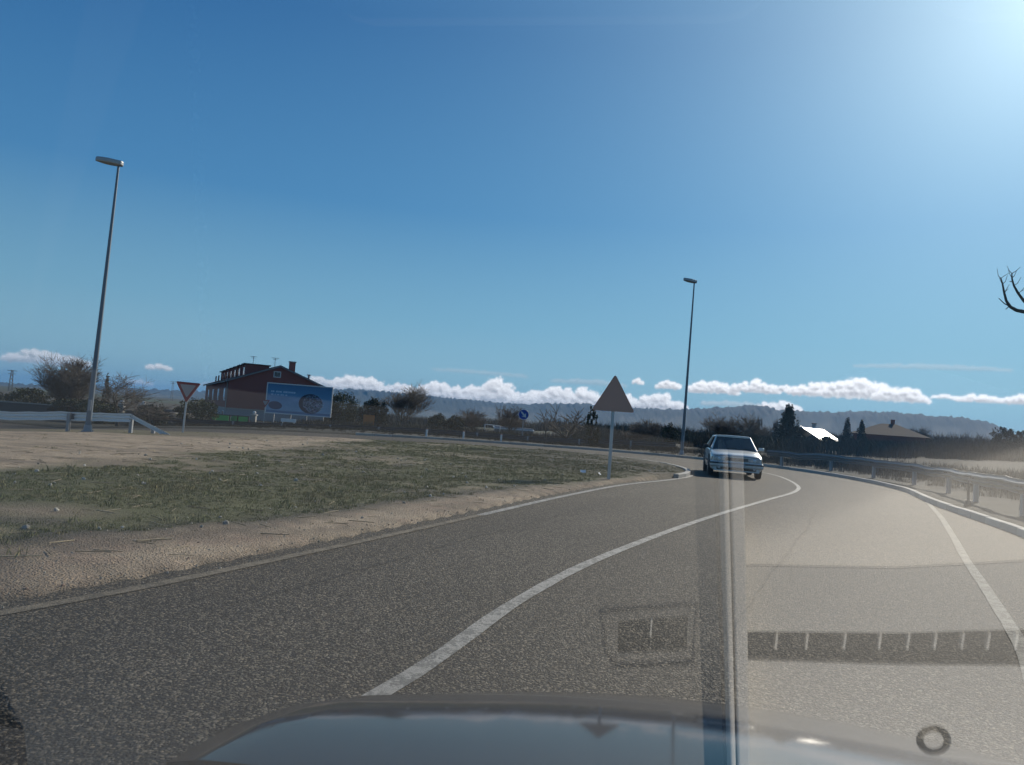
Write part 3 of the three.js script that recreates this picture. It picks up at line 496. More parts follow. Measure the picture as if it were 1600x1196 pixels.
{
  const x = 54.2, z = -110, b = surface(x, z), o = thing('hipped_house', 'low house with a dark hipped roof right of the pointed conifers', 'house', x, b - 0.2, z, -0.4);
  part('wall', [box(9, 2.4, 7, 0, 1.1, 0)], M.brick, o);
  const g = new THREE.CylinderGeometry(1.2, 6.6, 1.7, 4, 1).rotateY(Math.PI / 4).scale(1.1, 1, 0.85).translate(0, 3.05, 0); part('roof', [g], mat(0.045, 0.034, 0.030, 1), o);
  part('chimney', [box(0.5, 0.9, 0.5, 0.6, 4.1, 0)], M.brick, o);
}
function pylon(x, z, h, label) {
  const b = land(x, z) - 0.3, o = thing('power_pylon', label, 'pylon', x, b, z, 0.4, 'lattice power pylons'), g = [];
  for (const [sx, sz] of [[1, 1], [1, -1], [-1, 1], [-1, -1]]) { g.push(bar(V(sx * 0.7, 0, sz * 0.7), V(sx * 0.28, h, sz * 0.28), 0.09, 0.07, 4)); for (let k = 0; k < 6; k++) { const a = lerp(0.7, 0.28, k / 6), c = lerp(0.7, 0.28, (k + 1) / 6); g.push(bar(V(sx * a, h * k / 6, sz * a), V(-sx * c, h * (k + 1) / 6, sz * c), 0.045, 0.045, 3)); } }
  part('lattice_mast', g, M.darkSteel, o); part('crossarm', [box(3.4, 0.2, 0.25, 0, h - 0.3, 0)], M.darkSteel, o); part('crossarm', [box(2.6, 0.18, 0.22, 0, h - 1.5, 0)], M.darkSteel, o);
}
pylon(-195, -300, 8.6, 'lattice pylon on the skyline at the far left'); pylon(-220, -500, 13, 'tiny pylon on the skyline behind the yield sign');
{
  const x = -1.9, z = -90, b = surface(x, z), o = thing('goal_frame', 'white tubular goal frame among the trees', 'goal', x, b, z, 0.5);
  const h = 0.85 - b; part('crossbar', [bar(V(-1, h, 0), V(1, h - 0.08, 0), 0.06)], M.white, o); part('post', [bar(V(1, 0, 0), V(1, h - 0.08, 0), 0.06)], M.white, o); part('post', [bar(V(-1, 0, 0), V(-1, h, 0), 0.06)], M.white, o);
}
{
  const x = 0.6, z = -95, b = surface(x, z), o = thing('low_shed', 'low pale shed far behind the round blue sign', 'shed', x, b, z, 0.1);
  part('wall', [box(4.6, 1.1 - b, 2.4, 0, (0.7 - b) / 2 - 0.2, 0)], mat(0.3, 0.3, 0.3), o); part('roof', [box(4.9, 0.12, 2.8, 0, 0.55 - b, 0, 0.06)], M.white, o);
}
// ---------------------------------------------------------------- trees and bushes
function bareTree(name, label, x, z, top, spread, seed, o2 = {}) {
  const { levels = 4, kids = [6, 5, 4, 4], trunkR = 0.14, trunkH = 0.3, twig = M.twig, tw = 0.018, up = 0.35, group, knob = false, seedTilt = 0.1, len0 = 0.36, minY = 0 } = o2;
  const r = rng(seed), b = surface(x, z), H = top - b, o = thing(name, label, 'tree', x, b - 0.05, z, 0, group);
  const wood = [], twigs = [];
  const grow = (p, dir, len, rad, lv) => {
    const n = lv < 2 ? 3 : 2; let q = p.clone(), d = dir.clone(), rr = rad;
    for (let i = 0; i < n; i++) {
      const e = q.clone().addScaledVector(d, len / n), r2 = Math.max(tw * 0.7, rr * (lv === 0 ? 0.9 : 0.8));
      (lv < 2 ? wood : twigs).push(bar(q, e, rr, r2, lv < 2 ? 6 : 3)); q = e; rr = r2; d.add(V(r() - 0.5, (r() - 0.3) * 0.5, r() - 0.5).multiplyScalar(0.4)).normalize();
      if (lv > 0 && lv < levels && i < n - 1) branch(q, d, len, rr, lv, Math.ceil(kids[lv] / 2));
    }
    if (knob && lv === 1) wood.push(new THREE.IcosahedronGeometry(rr * 1.7, 1).translate(q.x, q.y, q.z));
    if (lv < levels) branch(q, d, lv ? len : H * len0 / 0.68, rr, lv, kids[lv]);
  };
  const branch = (q, d, len, rr, lv, n) => { for (let k = 0; k < n; k++) { const a = (k + r()) / n * 6.283, tilt = (0.3 + 0.75 * r()) * spread, s = V(Math.cos(a), 0, Math.sin(a)); const nd = d.clone().multiplyScalar(Math.cos(tilt)).addScaledVector(s, Math.sin(tilt)).add(V(0, up * r(), 0)).normalize(); grow(q, nd, len * (0.5 + 0.3 * r()), Math.max(tw, rr * (0.5 + 0.18 * r())), lv + 1); } };
  const trunkTop = V((r() - 0.5) * seedTilt, trunkH * H, (r() - 0.5) * seedTilt);
  grow(V(0, 0, 0), trunkTop.clone().normalize(), trunkH * H, trunkR, 0);
  const W = join(wood), T = join(twigs); T.computeBoundingBox(); W.computeBoundingBox();
  const k = H / Math.max(T.boundingBox.max.y, W.boundingBox.max.y); W.scale(k, k, k); T.scale(k * (o2.wide ?? 1), k, k * (o2.wide ?? 1));
  part('trunk', [W], M.bark, o); part('crown', [T], twig, o);
  return o;
}
// foliage: many small leaf-sized faces in clumps spread through a crown; shape(r) returns a point in the unit crown
function foliage(n, clumps, size, shape, seed, dim) {
  const r = rng(seed), pos = [], nor = [], col = [], cs = [];
  for (let i = 0; i < clumps; i++) { const p = shape(r); cs.push([p, (dim.clump ?? 0.26) * (0.6 + 0.8 * r()), 0.6 + 0.8 * r()]); }
  for (let i = 0; i < n; i++) {
    const [c, cr, tone] = cs[Math.floor(r() * clumps)], a = r() * 6.283, t = Math.acos(2 * r() - 1), q = Math.pow(r(), 0.45) * cr;
    const x = (c[0] + q * Math.sin(t) * Math.cos(a)) * dim.x, y = (c[1] + q * Math.cos(t)) * dim.y, z = (c[2] + q * Math.sin(t) * Math.sin(a)) * dim.z;
    const u = V(r() - 0.5, r() - 0.5, r() - 0.5).normalize(), w = V(r() - 0.5, r() - 0.5, r() - 0.5).cross(u).normalize(), s = size * (0.6 + 0.9 * r()), nn = u.clone().cross(w);
    const p = V(x, y, z), k = tone * (0.75 + 0.5 * r());
    for (const [e, f] of [[-0.6, 0], [0.1, -0.42], [0.7, 0], [-0.6, 0], [0.7, 0], [0.1, 0.42]]) { const g = p.clone().addScaledVector(u, e * s).addScaledVector(w, f * s); pos.push(g.x, g.y, g.z); nor.push(nn.x, nn.y, nn.z); col.push(k * (0.95 + 0.1 * tone), k, k * 0.9); }
  }
  const g = new THREE.BufferGeometry(); g.setAttribute('position', new THREE.Float32BufferAttribute(pos, 3)); g.setAttribute('normal', new THREE.Float32BufferAttribute(nor, 3)); g.setAttribute('color', new THREE.Float32BufferAttribute(col, 3)); g.setAttribute('uv', new THREE.Float32BufferAttribute(new Float32Array(pos.length / 3 * 2), 2)); return g;
}
const ball = (r) => { for (;;) { const p = [2 * r() - 1, 2 * r() - 1, 2 * r() - 1], l = Math.hypot(...p); if (l < 1 && l > 0.45) return p; } };
const cone = (r) => { const y = Math.pow(r(), 1.35), a = r() * 6.283, w = (1 - y) * (0.65 + 0.35 * Math.sin(y * 40) * 0.4) * Math.sqrt(r()) + 0.03; return [Math.cos(a) * w, y, Math.sin(a) * w]; };
const column = (r) => { const y = r(), a = r() * 6.283, w = Math.sqrt(r()) * Math.min(1, 3 * (1 - y) + 0.25); return [Math.cos(a) * w, y, Math.sin(a) * w]; };
function leafy(name, label, x, z, top, w, m, shape, seed, o2 = {}) {
  const b = surface(x, z), H = top - b, kind = o2.kind ?? 'tree', o = thing(name, label, kind, x, b - 0.05, z, 0, o2.group);
  const centred = shape === ball, y0 = centred ? H * (o2.low ?? 0.52) : H * 0.06, hy = centred ? H - y0 : H * 0.94;
  const g = foliage(o2.n ?? 2600, o2.clumps ?? 60, o2.size ?? 0.16, shape, seed, { x: w / 2, y: hy * (centred ? 0.86 : 0.97), z: w / 2, clump: o2.clump ?? (shape === ball ? 0.26 : 0.12) });
  part('trunk', [bar(V(0, 0, 0), V(0, y0 + hy * (centred ? 0.2 : 0.7), 0), Math.max(0.06, w * 0.035), 0.04, 8), ...[0.6, 2.6, 4.4].map((a) => bar(V(0, y0 * 0.7, 0), V(Math.cos(a) * w * 0.25, y0 + hy * 0.15, Math.sin(a) * w * 0.25), 0.06, 0.025, 5))], M.bark, o);
  const c = new THREE.Mesh(g.translate(0, y0, 0), m); c.name = numbered('crown'); c.castShadow = c.receiveShadow = true; o.add(c);
  return o;
}
bareTree('bare_tree', 'large bare tree with a dense round crown of twigs at the left', -34.7, -60.8, 4.6, 1.25, 11, { kids: [9, 6, 6, 5], trunkR: 0.18, trunkH: 0.12, tw: 0.0144, wide: 0.72, up: 0.25 });
bareTree('bare_tree', 'thin sparse bare tree just behind the left lamp post', -24.6, -48.5, 2.7, 1.5, 12, { kids: [4, 3, 3, 3], trunkR: 0.10, trunkH: 0.19, tw: 0.0101, up: 0.4 });
bareTree('bare_tree', 'low sprawling bare shrub tree right of the left lamp post', -22.6, -48.5, 1.5, 2.2, 13, { kids: [4, 3, 3, 3], trunkR: 0.07, trunkH: 0.12, tw: 0.0086, up: 0.2 });
leafy('cypress_tree', 'slim dark cypress stub beside the left lamp post', -29.0, -55.2, 2.4, 0.55, leaf.dark, column, 14, { n: 900, size: 0.10 });
leafy('evergreen_tree', 'dense green tree against the right edge of the billboard', -21.0, -96, 3.85, 4.4, leaf.olive, ball, 15, { n: 8000, clumps: 130, size: 0.12, low: 0.5 });
leafy('evergreen_tree', 'dark rounded evergreen behind the orange sign', -15.2, -86, 3.0, 3.3, leaf.dark, ball, 16, { n: 8000, clumps: 130, size: 0.12, low: 0.48 });
bareTree('bare_tree', 'tall bare tree with an upright twiggy crown right of the orange sign', -11.8, -86, 5.55, 0.95, 17, { kids: [6, 5, 4, 4], trunkR: 0.15, trunkH: 0.14, tw: 0.0144, up: 0.7, wide: 1.35, twig: M.paleTwig });
leafy('umbrella_pine', 'small dome-shaped pine, left one of the pair', -7.1, -75.5, 1.72, 1.95, leaf.dark, ball, 18, { n: 5000, clumps: 90, low: 0.45, size: 0.085 });
leafy('umbrella_pine', 'small dome-shaped pine, right one of the pair', -5.35, -75.5, 1.64, 2.0, leaf.dark, ball, 19, { n: 5000, clumps: 90, low: 0.45, size: 0.085 });
bareTree('bare_tree', 'dark bare tree between the pair of round pines and the blue sign', -3.85, -85, 2.8, 1.35, 20, { kids: [6, 5, 4, 3], trunkR: 0.12, trunkH: 0.19, tw: 0.0130 });
bareTree('bare_tree', 'wide bare tree right behind the round blue sign', 0.2, -86, 3.5, 1.35, 21, { kids: [6, 5, 4, 4], trunkR: 0.13, trunkH: 0.15, tw: 0.0130, up: 0.5 });
bareTree('pollarded_tree', 'knotty pollarded tree with crooked branches left of the triangular sign', 4.6, -60, 3.05, 1.4, 22, { kids: [6, 3, 2, 2], levels: 3, trunkR: 0.14, trunkH: 0.17, tw: 0.0216, knob: true, up: 0.4, twig: M.bark });
bareTree('pollarded_tree', 'thin cut-back tree trunk right of the round blue sign', 2.75, -55.5, 2.2, 0.5, 23, { kids: [3, 2, 2, 2], levels: 2, trunkR: 0.09, trunkH: 0.37, tw: 0.0180, knob: true, twig: M.bark });
leafy('cypress_tree', 'dark columnar cypress behind the triangular sign', 6.0, -55.5, 2.75, 1.05, leaf.dark, column, 24, { n: 2200, size: 0.11 });
bareTree('bare_tree', 'low bare thicket tree right of the triangular sign', 12.0, -70, 2.7, 1.3, 25, { kids: [6, 5, 4, 3], trunkR: 0.10, trunkH: 0.12, tw: 0.0115 });
leafy('round_shrub', 'small dark clipped shrub at the foot of the right lamp post', 13.6, -65, 2.25, 1.5, leaf.dark, ball, 26, { n: 1600, clumps: 50, low: 0.55, size: 0.11, kind: 'shrub' });
bareTree('bare_tree', 'broad brown bare tree right behind the oncoming car', 27.2, -95, 4.8, 1.35, 27, { kids: [7, 5, 4, 4], trunkR: 0.16, trunkH: 0.14, tw: 0.0158, wide: 0.9, twig: M.paleTwig });
bareTree('bare_tree', 'second brown bare tree above the roof of the oncoming car', 30.3, -96, 4.9, 1.3, 28, { kids: [6, 5, 4, 4], trunkR: 0.15, trunkH: 0.14, tw: 0.0158, twig: M.paleTwig });
bareTree('bare_tree', 'slim bare poplar left of the tall conifer', 36.0, -110, 4.9, 0.35, 29, { kids: [6, 4, 4, 3], trunkR: 0.12, trunkH: 0.25, tw: 0.0144, up: 1.2, wide: 0.6 });
bareTree('bare_tree', 'slim bare poplar close against the tall conifer', 38.4, -111, 5.0, 0.35, 30, { kids: [6, 4, 4, 3], trunkR: 0.12, trunkH: 0.25, tw: 0.0144, up: 1.2, wide: 0.6 });
leafy('conifer_tree', 'tall dark conifer left of the glaring roof', 32.7, -90, 5.5, 6.2, leaf.conifer, cone, 31, { n: 7000, clumps: 260, size: 0.17, clump: 0.13 });
leafy('conifer_tree', 'pointed conifer right of the glaring roof, left of two', 44.0, -100, 5.1, 3.3, leaf.conifer, cone, 32, { n: 2600, clumps: 110, size: 0.14 });
leafy('conifer_tree', 'pointed conifer right of the glaring roof, right of two', 46.1, -100.5, 5.0, 3.2, leaf.conifer, cone, 33, { n: 2600, clumps: 110, size: 0.14 });
leafy('round_shrub', 'dark bush in front of the glaring roof', 38.2, -92, 2.6, 1.7, leaf.dark, ball, 34, { n: 1500, clumps: 50, kind: 'shrub' });
bareTree('bare_tree', 'faint bare tree right of the hipped house', 58.6, -110, 5.4, 1.1, 35, { kids: [6, 5, 4, 3], trunkR: 0.12, trunkH: 0.14, tw: 0.0144, twig: M.paleTwig });
leafy('evergreen_tree', 'dark tree at the far right end of the ridge, taller of two', 77.3, -120, 6.6, 3.4, leaf.dark, ball, 36, { n: 2600, clumps: 70, size: 0.2 });
leafy('evergreen_tree', 'dark tree at the far right end of the ridge, lower of two', 80.6, -120, 6.2, 3.4, leaf.dark, ball, 37, { n: 2600, clumps: 70, size: 0.2 });
// left hand bushes behind the barrier
for (const [x, z, top, w, s, l] of [[-43.5, -63, 0.9, 4.2, 41, 'low dark bush at the far left behind the barrier'], [-38.5, -62, 1.3, 3.6, 42, 'dark bush left of the large bare tree'], [-33.5, -59.2, 0.75, 3.2, 43, 'dark bush at the foot of the large bare tree'], [-29.0, -54.5, 0.9, 3.0, 44, 'dark bush behind the left lamp post'], [-26.9, -58, 0.7, 2.6, 45, 'dark bush above the ball-topped piers'], [-27.0, -66.5, 1.6, 3.4, 46, 'olive bush behind the dark garden wall']])
  leafy('bush', l, x, z, top, w, s % 2 ? leaf.dark : leaf.olive, ball, s, { n: 4500, clumps: 80, size: 0.10, low: 0.5, kind: 'bush' });
// the tree at the right, most of it outside the picture: two of its branches reach in
{
  const o = thing('bare_tree', 'bare branches reaching in at the right edge against the sky', 'tree', 38.5, surface(38.5, -45), -45, 0), b = o.position.y, P = (x, y, z) => V(x - 38.5, y - b, z + 45);
  part('trunk', [bar(P(38.5, b - 0.2, -45), P(38.3, 4.0, -45), 0.42, 0.36, 12), bar(P(38.3, 4.0, -45), P(37.8, 7.0, -45), 0.36, 0.28, 10)], M.bark, o);
  const limb = (pts, r0, r1) => pts.slice(1).map((p, i) => bar(P(...pts[i]), P(...p), lerp(r0, r1, i / (pts.length - 1)), lerp(r0, r1, (i + 1) / (pts.length - 1)), 6));
  const g = [...limb([[37.8, 7.0, -45], ...[[35.50, 8.89, -45.08], [32.61, 9.96, -45.00], [29.89, 10.06, -45.00], [29.44, 10.11, -45.00], [29.06, 10.29, -45.00], [28.78, 10.62, -44.96], [28.63, 11.12, -44.96], [28.49, 11.61, -44.92], [28.38, 11.94, -44.92]]], 0.16, 0.03), ...limb([[28.38, 11.94, -44.92], [28.28, 11.92, -44.92]], 0.025, 0.02), ...limb([[29.02, 10.33, -45.00], [28.69, 10.46, -45.00], [28.36, 10.75, -45.00]], 0.04, 0.02), ...limb([[37.8, 7.0, -45], ...[[35.50, 8.89, -45.08], [32.20, 9.71, -45.00], [30.34, 10.29, -45.00], [29.81, 10.70, -44.96], [29.44, 11.16, -44.96], [29.19, 11.57, -44.96], [29.04, 11.94, -44.92], [29.02, 12.27, -44.92]]], 0.13, 0.03), ...limb([[29.11, 11.78, -44.92], [28.90, 11.78, -44.92]], 0.028, 0.02)];
  const r = rng(91);
  for (const [x, y, z] of [[28.78, 10.12, -44.97], [28.63, 11.1, -44.95], [28.49, 11.6, -44.92], [28.38, 11.93, -44.92], [29.44, 11.1, -44.95], [29.19, 11.57, -44.95], [29.04, 12.0, -44.92], [29.02, 12.27, -44.92]]) for (let k = 0; k < 2; k++) { const dx = (r() < 0.5 ? -1 : 1) * (0.18 + 0.22 * r()), m = [x + dx * 0.55, y + 0.14, z + 0.2 * (r() - 0.5)]; g.push(...limb([[x, y, z], m, [x + dx, y + 0.22 + 0.3 * r(), z + 0.5 * (r() - 0.5)]], 0.022, 0.010)); }
  for (let k = 0; k < 11; k++) { let p = [37.9, 6.9, -45], pts = [p]; const a = 0.2 + 1.0 * r(), zz = (r() - 0.5) * 9; for (let i = 0; i < 6; i++) { p = [p[0] + a * (0.5 + 0.5 * r()), p[1] + 0.5 + 0.8 * r(), p[2] + zz * 0.2 * r()]; pts.push(p); if (i > 1) g.push(...limb([p, [p[0] + r() - 0.3, p[1] + 0.9, p[2] + r() - 0.5], [p[0] + 1.4 * r() - 0.3, p[1] + 1.8, p[2] + 1.6 * (r() - 0.5)]], 0.07, 0.03)); } g.push(...limb(pts, 0.2, 0.05)); }
  part('branches', g, M.paleTwig, o);
}

// ---------------------------------------------------------------- grass, stones, undergrowth: what nobody could count
function scatter(name, geo, m, places, label) {
  const im = new THREE.InstancedMesh(geo, m, places.length), q = new THREE.Object3D(), c = new THREE.Color();
  places.forEach((p, i) => { q.position.set(p[0], p[1], p[2]); q.rotation.set(p[5] ?? 0, p[4], p[6] ?? 0); q.scale.set(p[3], p[3] * (p[7] ?? 1), p[3]); q.updateMatrix(); im.setMatrixAt(i, q.matrix); im.setColorAt(i, c.setRGB(...p[8])); });
  im.name = name; im.userData = { kind: 'stuff', label }; im.castShadow = im.receiveShadow = true; scene.add(im);
}
function tuft(blades, h, spread, lean, seed, wd) {
  const r = rng(seed), pos = [];
  for (let i = 0; i < blades; i++) { const a = r() * 6.283, d = Math.sqrt(r()) * spread, x = Math.cos(a) * d, z = Math.sin(a) * d, t = r() * 6.283, l = lean * r(), k = h * (0.5 + 0.5 * r()), dx = Math.cos(t) * wd, dz = Math.sin(t) * wd, b = r() * 6.283, tx = x + Math.cos(b) * l * k, tz = z + Math.sin(b) * l * k, mx = x + Math.cos(b) * l * k * 0.35, mz = z + Math.sin(b) * l * k * 0.35; pos.push(x - dx, 0, z - dz, x + dx, 0, z + dz, mx + dx * 0.7, k * 0.6, mz + dz * 0.7, x - dx, 0, z - dz, mx + dx * 0.7, k * 0.6, mz + dz * 0.7, mx - dx * 0.7, k * 0.6, mz - dz * 0.7, mx - dx * 0.7, k * 0.6, mz - dz * 0.7, mx + dx * 0.7, k * 0.6, mz + dz * 0.7, tx, k, tz); }
  return meshFrom(pos, [...Array(pos.length / 3).keys()]).toNonIndexed();
}
{
  const r = rng(101), P = [], S = [], D = [];
  const gm = new THREE.MeshStandardMaterial({ color: 0xffffff, roughness: 0.85, side: THREE.DoubleSide });
  let tries = 0;
  while (P.length < 62000 && tries++ < 400000) {
    const u = r(), z = -5.2 - 30 * Math.pow(u, 1.25), x = -13 + 20 * r() - 0.6 * Math.max(0, -z - 20) * r();
    if (!onIsland(x, z)) continue; const d = roadDist(x, z); if (d < 0.12) continue;
    const c = groundColor(x, z, d, true), green = c[1] - c[0] * 0.92, lum = c[0] + c[1];
    if (green < 0.0 && r() > 0.12) continue; if (lum > 0.34 && r() > 0.05) continue;
    const n = fbm(x * 0.9, z * 0.9, 3), dry = r() < 0.22 + 0.4 * ss(0.45, 0.7, n);
    const t = 0.65 + 0.7 * r();
    const weed = r() < 0.025 ? 2.3 : 1;
    P.push([x, surface(x, z) - 0.006, z, weed * (0.35 + 0.65 * r() * r()) * (0.4 + 0.9 * n), r() * 6.283, 0, 0, 1, dry ? [0.28 * t, 0.24 * t, 0.11 * t] : [0.135 * t, 0.150 * t, 0.046 * t]]);
  }
  scatter('grass', tuft(9, 0.075, 0.07, 0.9, 3, 0.0042), gm, P, 'short patchy grass on the island beside the road');
  tries = 0;
  while (S.length < 1500 && tries++ < 200000) {
    const k = Math.floor(r() * leftEdge.length * 0.6), e = leftEdge[k]; if (e[1] > -4 || e[1] < -17) continue;
    const x = e[0] - Math.pow(r(), 1.6) * 2.0 + 0.25 * r(), z = e[1] - r() * 0.5, d = roadDist(x, z); if (d < -0.3) continue;
    const t = 0.6 + 0.6 * r(), red = r() < 0.25; S.push([x, surface(x, z), z, 0.004 + 0.009 * Math.pow(r(), 3), r() * 6, r() * 6, r() * 6, 0.7, red ? [0.40 * t, 0.26 * t, 0.18 * t] : [0.48 * t, 0.42 * t, 0.32 * t]]);
  }
  for (let i = 0; i < 260; i++) { const x = -9 + 14 * r(), z = -6 - 24 * r(); if (!onIsland(x, z) || roadDist(x, z) < 0.5) continue; const t = 0.7 + 0.8 * r(); S.push([x, surface(x, z) + 0.008, z, 0.018 + 0.03 * r() * r(), r() * 6, r() * 6, r() * 6, 0.6, [0.4 * t, 0.37 * t, 0.31 * t]]); }
  scatter('gravel', new THREE.IcosahedronGeometry(1, 0), new THREE.MeshStandardMaterial({ roughness: 0.9, flatShading: true }), S, 'loose gravel and clods along the dusty edge of the road');
  for (let i = 0; i < 1500; i++) { const x = -10 + 16 * r(), z = -5.5 - 26 * r(); if (!onIsland(x, z) || roadDist(x, z) < 0.25) continue; const t = 0.6 + 0.9 * r(); D.push([x, surface(x, z) + 0.012, z, 0.5 + 0.9 * r(), r() * 6.28, 0, 0.12 * (r() - 0.5), 1, [0.33 * t, 0.27 * t, 0.17 * t]]); }
  scatter('dry_stalks', new THREE.CylinderGeometry(0.003, 0.0045, 0.22, 4).rotateZ(Math.PI / 2), gm, D, 'dry stalks and straw lying in the grass');
}
{
  const r = rng(202), A = [], B = [];
  // low tangle on the outer verge, taller hedgerow behind
  let tries = 0;
  while (A.length < 5200 && tries++ < 90000) {
    const x = -46 + 110 * r(), z = -6 - 66 * Math.sqrt(r()), d = roadDist(x, z); if (onIsland(x, z) || d < 1.5 || d > 26) continue; if (x > 14 && d > 16) continue; if (x < -20 && z > -57) { if (z > -54 || r() < 0.8) continue; }
    const right = x > 6 && z > -46, k = right ? 0.30 + 0.45 * ss(2, 7, d) : 0.16 + 0.25 * ss(4, 14, d), t = 0.7 + 0.6 * r();
    A.push([x, surface(x, z) - 0.03, z, k * (0.7 + 0.6 * r()), r() * 6.28, 0, 0, 1, [0.046 * t, 0.042 * t, 0.028 * t]]);
  }
  scatter('undergrowth', tuft(26, 1.0, 0.75, 0.75, 8, 0.022), new THREE.MeshStandardMaterial({ roughness: 0.95, side: THREE.DoubleSide }), A, 'dark dry undergrowth on the verge beyond the kerb');
  for (let i = 0; i < 2300; i++) {
    const x = -24 + 125 * r(), z = -68 - 34 * r() - 0.25 * Math.max(0, x - 30), gap = fbm(x * 0.12, z * 0.05, 3), t = 0.6 + 0.7 * r(); if (gap < 0.36) continue;
    B.push([x, surface(x, z) - 0.05, z, (x > 8 ? 1.5 : 1) * (0.5 + 0.5 * r()) * (0.6 + 0.9 * gap), r() * 6.28, 0, 0, 1, r() < 0.35 ? [0.045 * t, 0.052 * t, 0.03 * t] : [0.055 * t, 0.048 * t, 0.036 * t]]);
  }
  for (let i = 0; i < 1500; i++) { const x = -60 + 230 * r(), z = -118 - 120 * r() - 0.2 * Math.abs(x), gap = fbm(x * 0.05 + 8, z * 0.03, 3), t = 0.6 + 0.7 * r(); if (gap < 0.42) continue; B.push([x, surface(x, z) - 0.1, z, (1.7 + 1.6 * r()) * (0.5 + 0.9 * gap), r() * 6.28, 0, 0, 0.9, [0.048 * t, 0.046 * t, 0.034 * t]]); }
  scatter('hedgerow_undergrowth', tuft(46, 1.15, 0.9, 0.6, 9, 0.022), new THREE.MeshStandardMaterial({ roughness: 0.95, side: THREE.DoubleSide }), B, 'tangled dark hedgerow along the foot of the distant trees');
}
for (const [x, z, s, l] of [[2.05, -20.4, 1, 'white scrap of paper lying left of the triangular sign post'], [2.45, -20.1, 0.75, 'smaller white scrap nearest the triangular sign post']]) {
  const g = new THREE.PlaneGeometry(0.15, 0.10, 5, 4), p = g.attributes.position; for (let i = 0; i < p.count; i++) p.setZ(i, 0.05 * fbm(p.getX(i) * 14 + x, p.getY(i) * 14, 2)); g.rotateX(-1.0); g.scale(s, s, s); g.computeVertexNormals();
  const m = single('paper_scrap', [g], new THREE.MeshStandardMaterial({ color: 0xe8e8e4, roughness: 0.8, side: THREE.DoubleSide }), l, 'litter'); m.position.set(x, surface(x, z) + 0.05, z); m.rotation.y = x * 3;
}
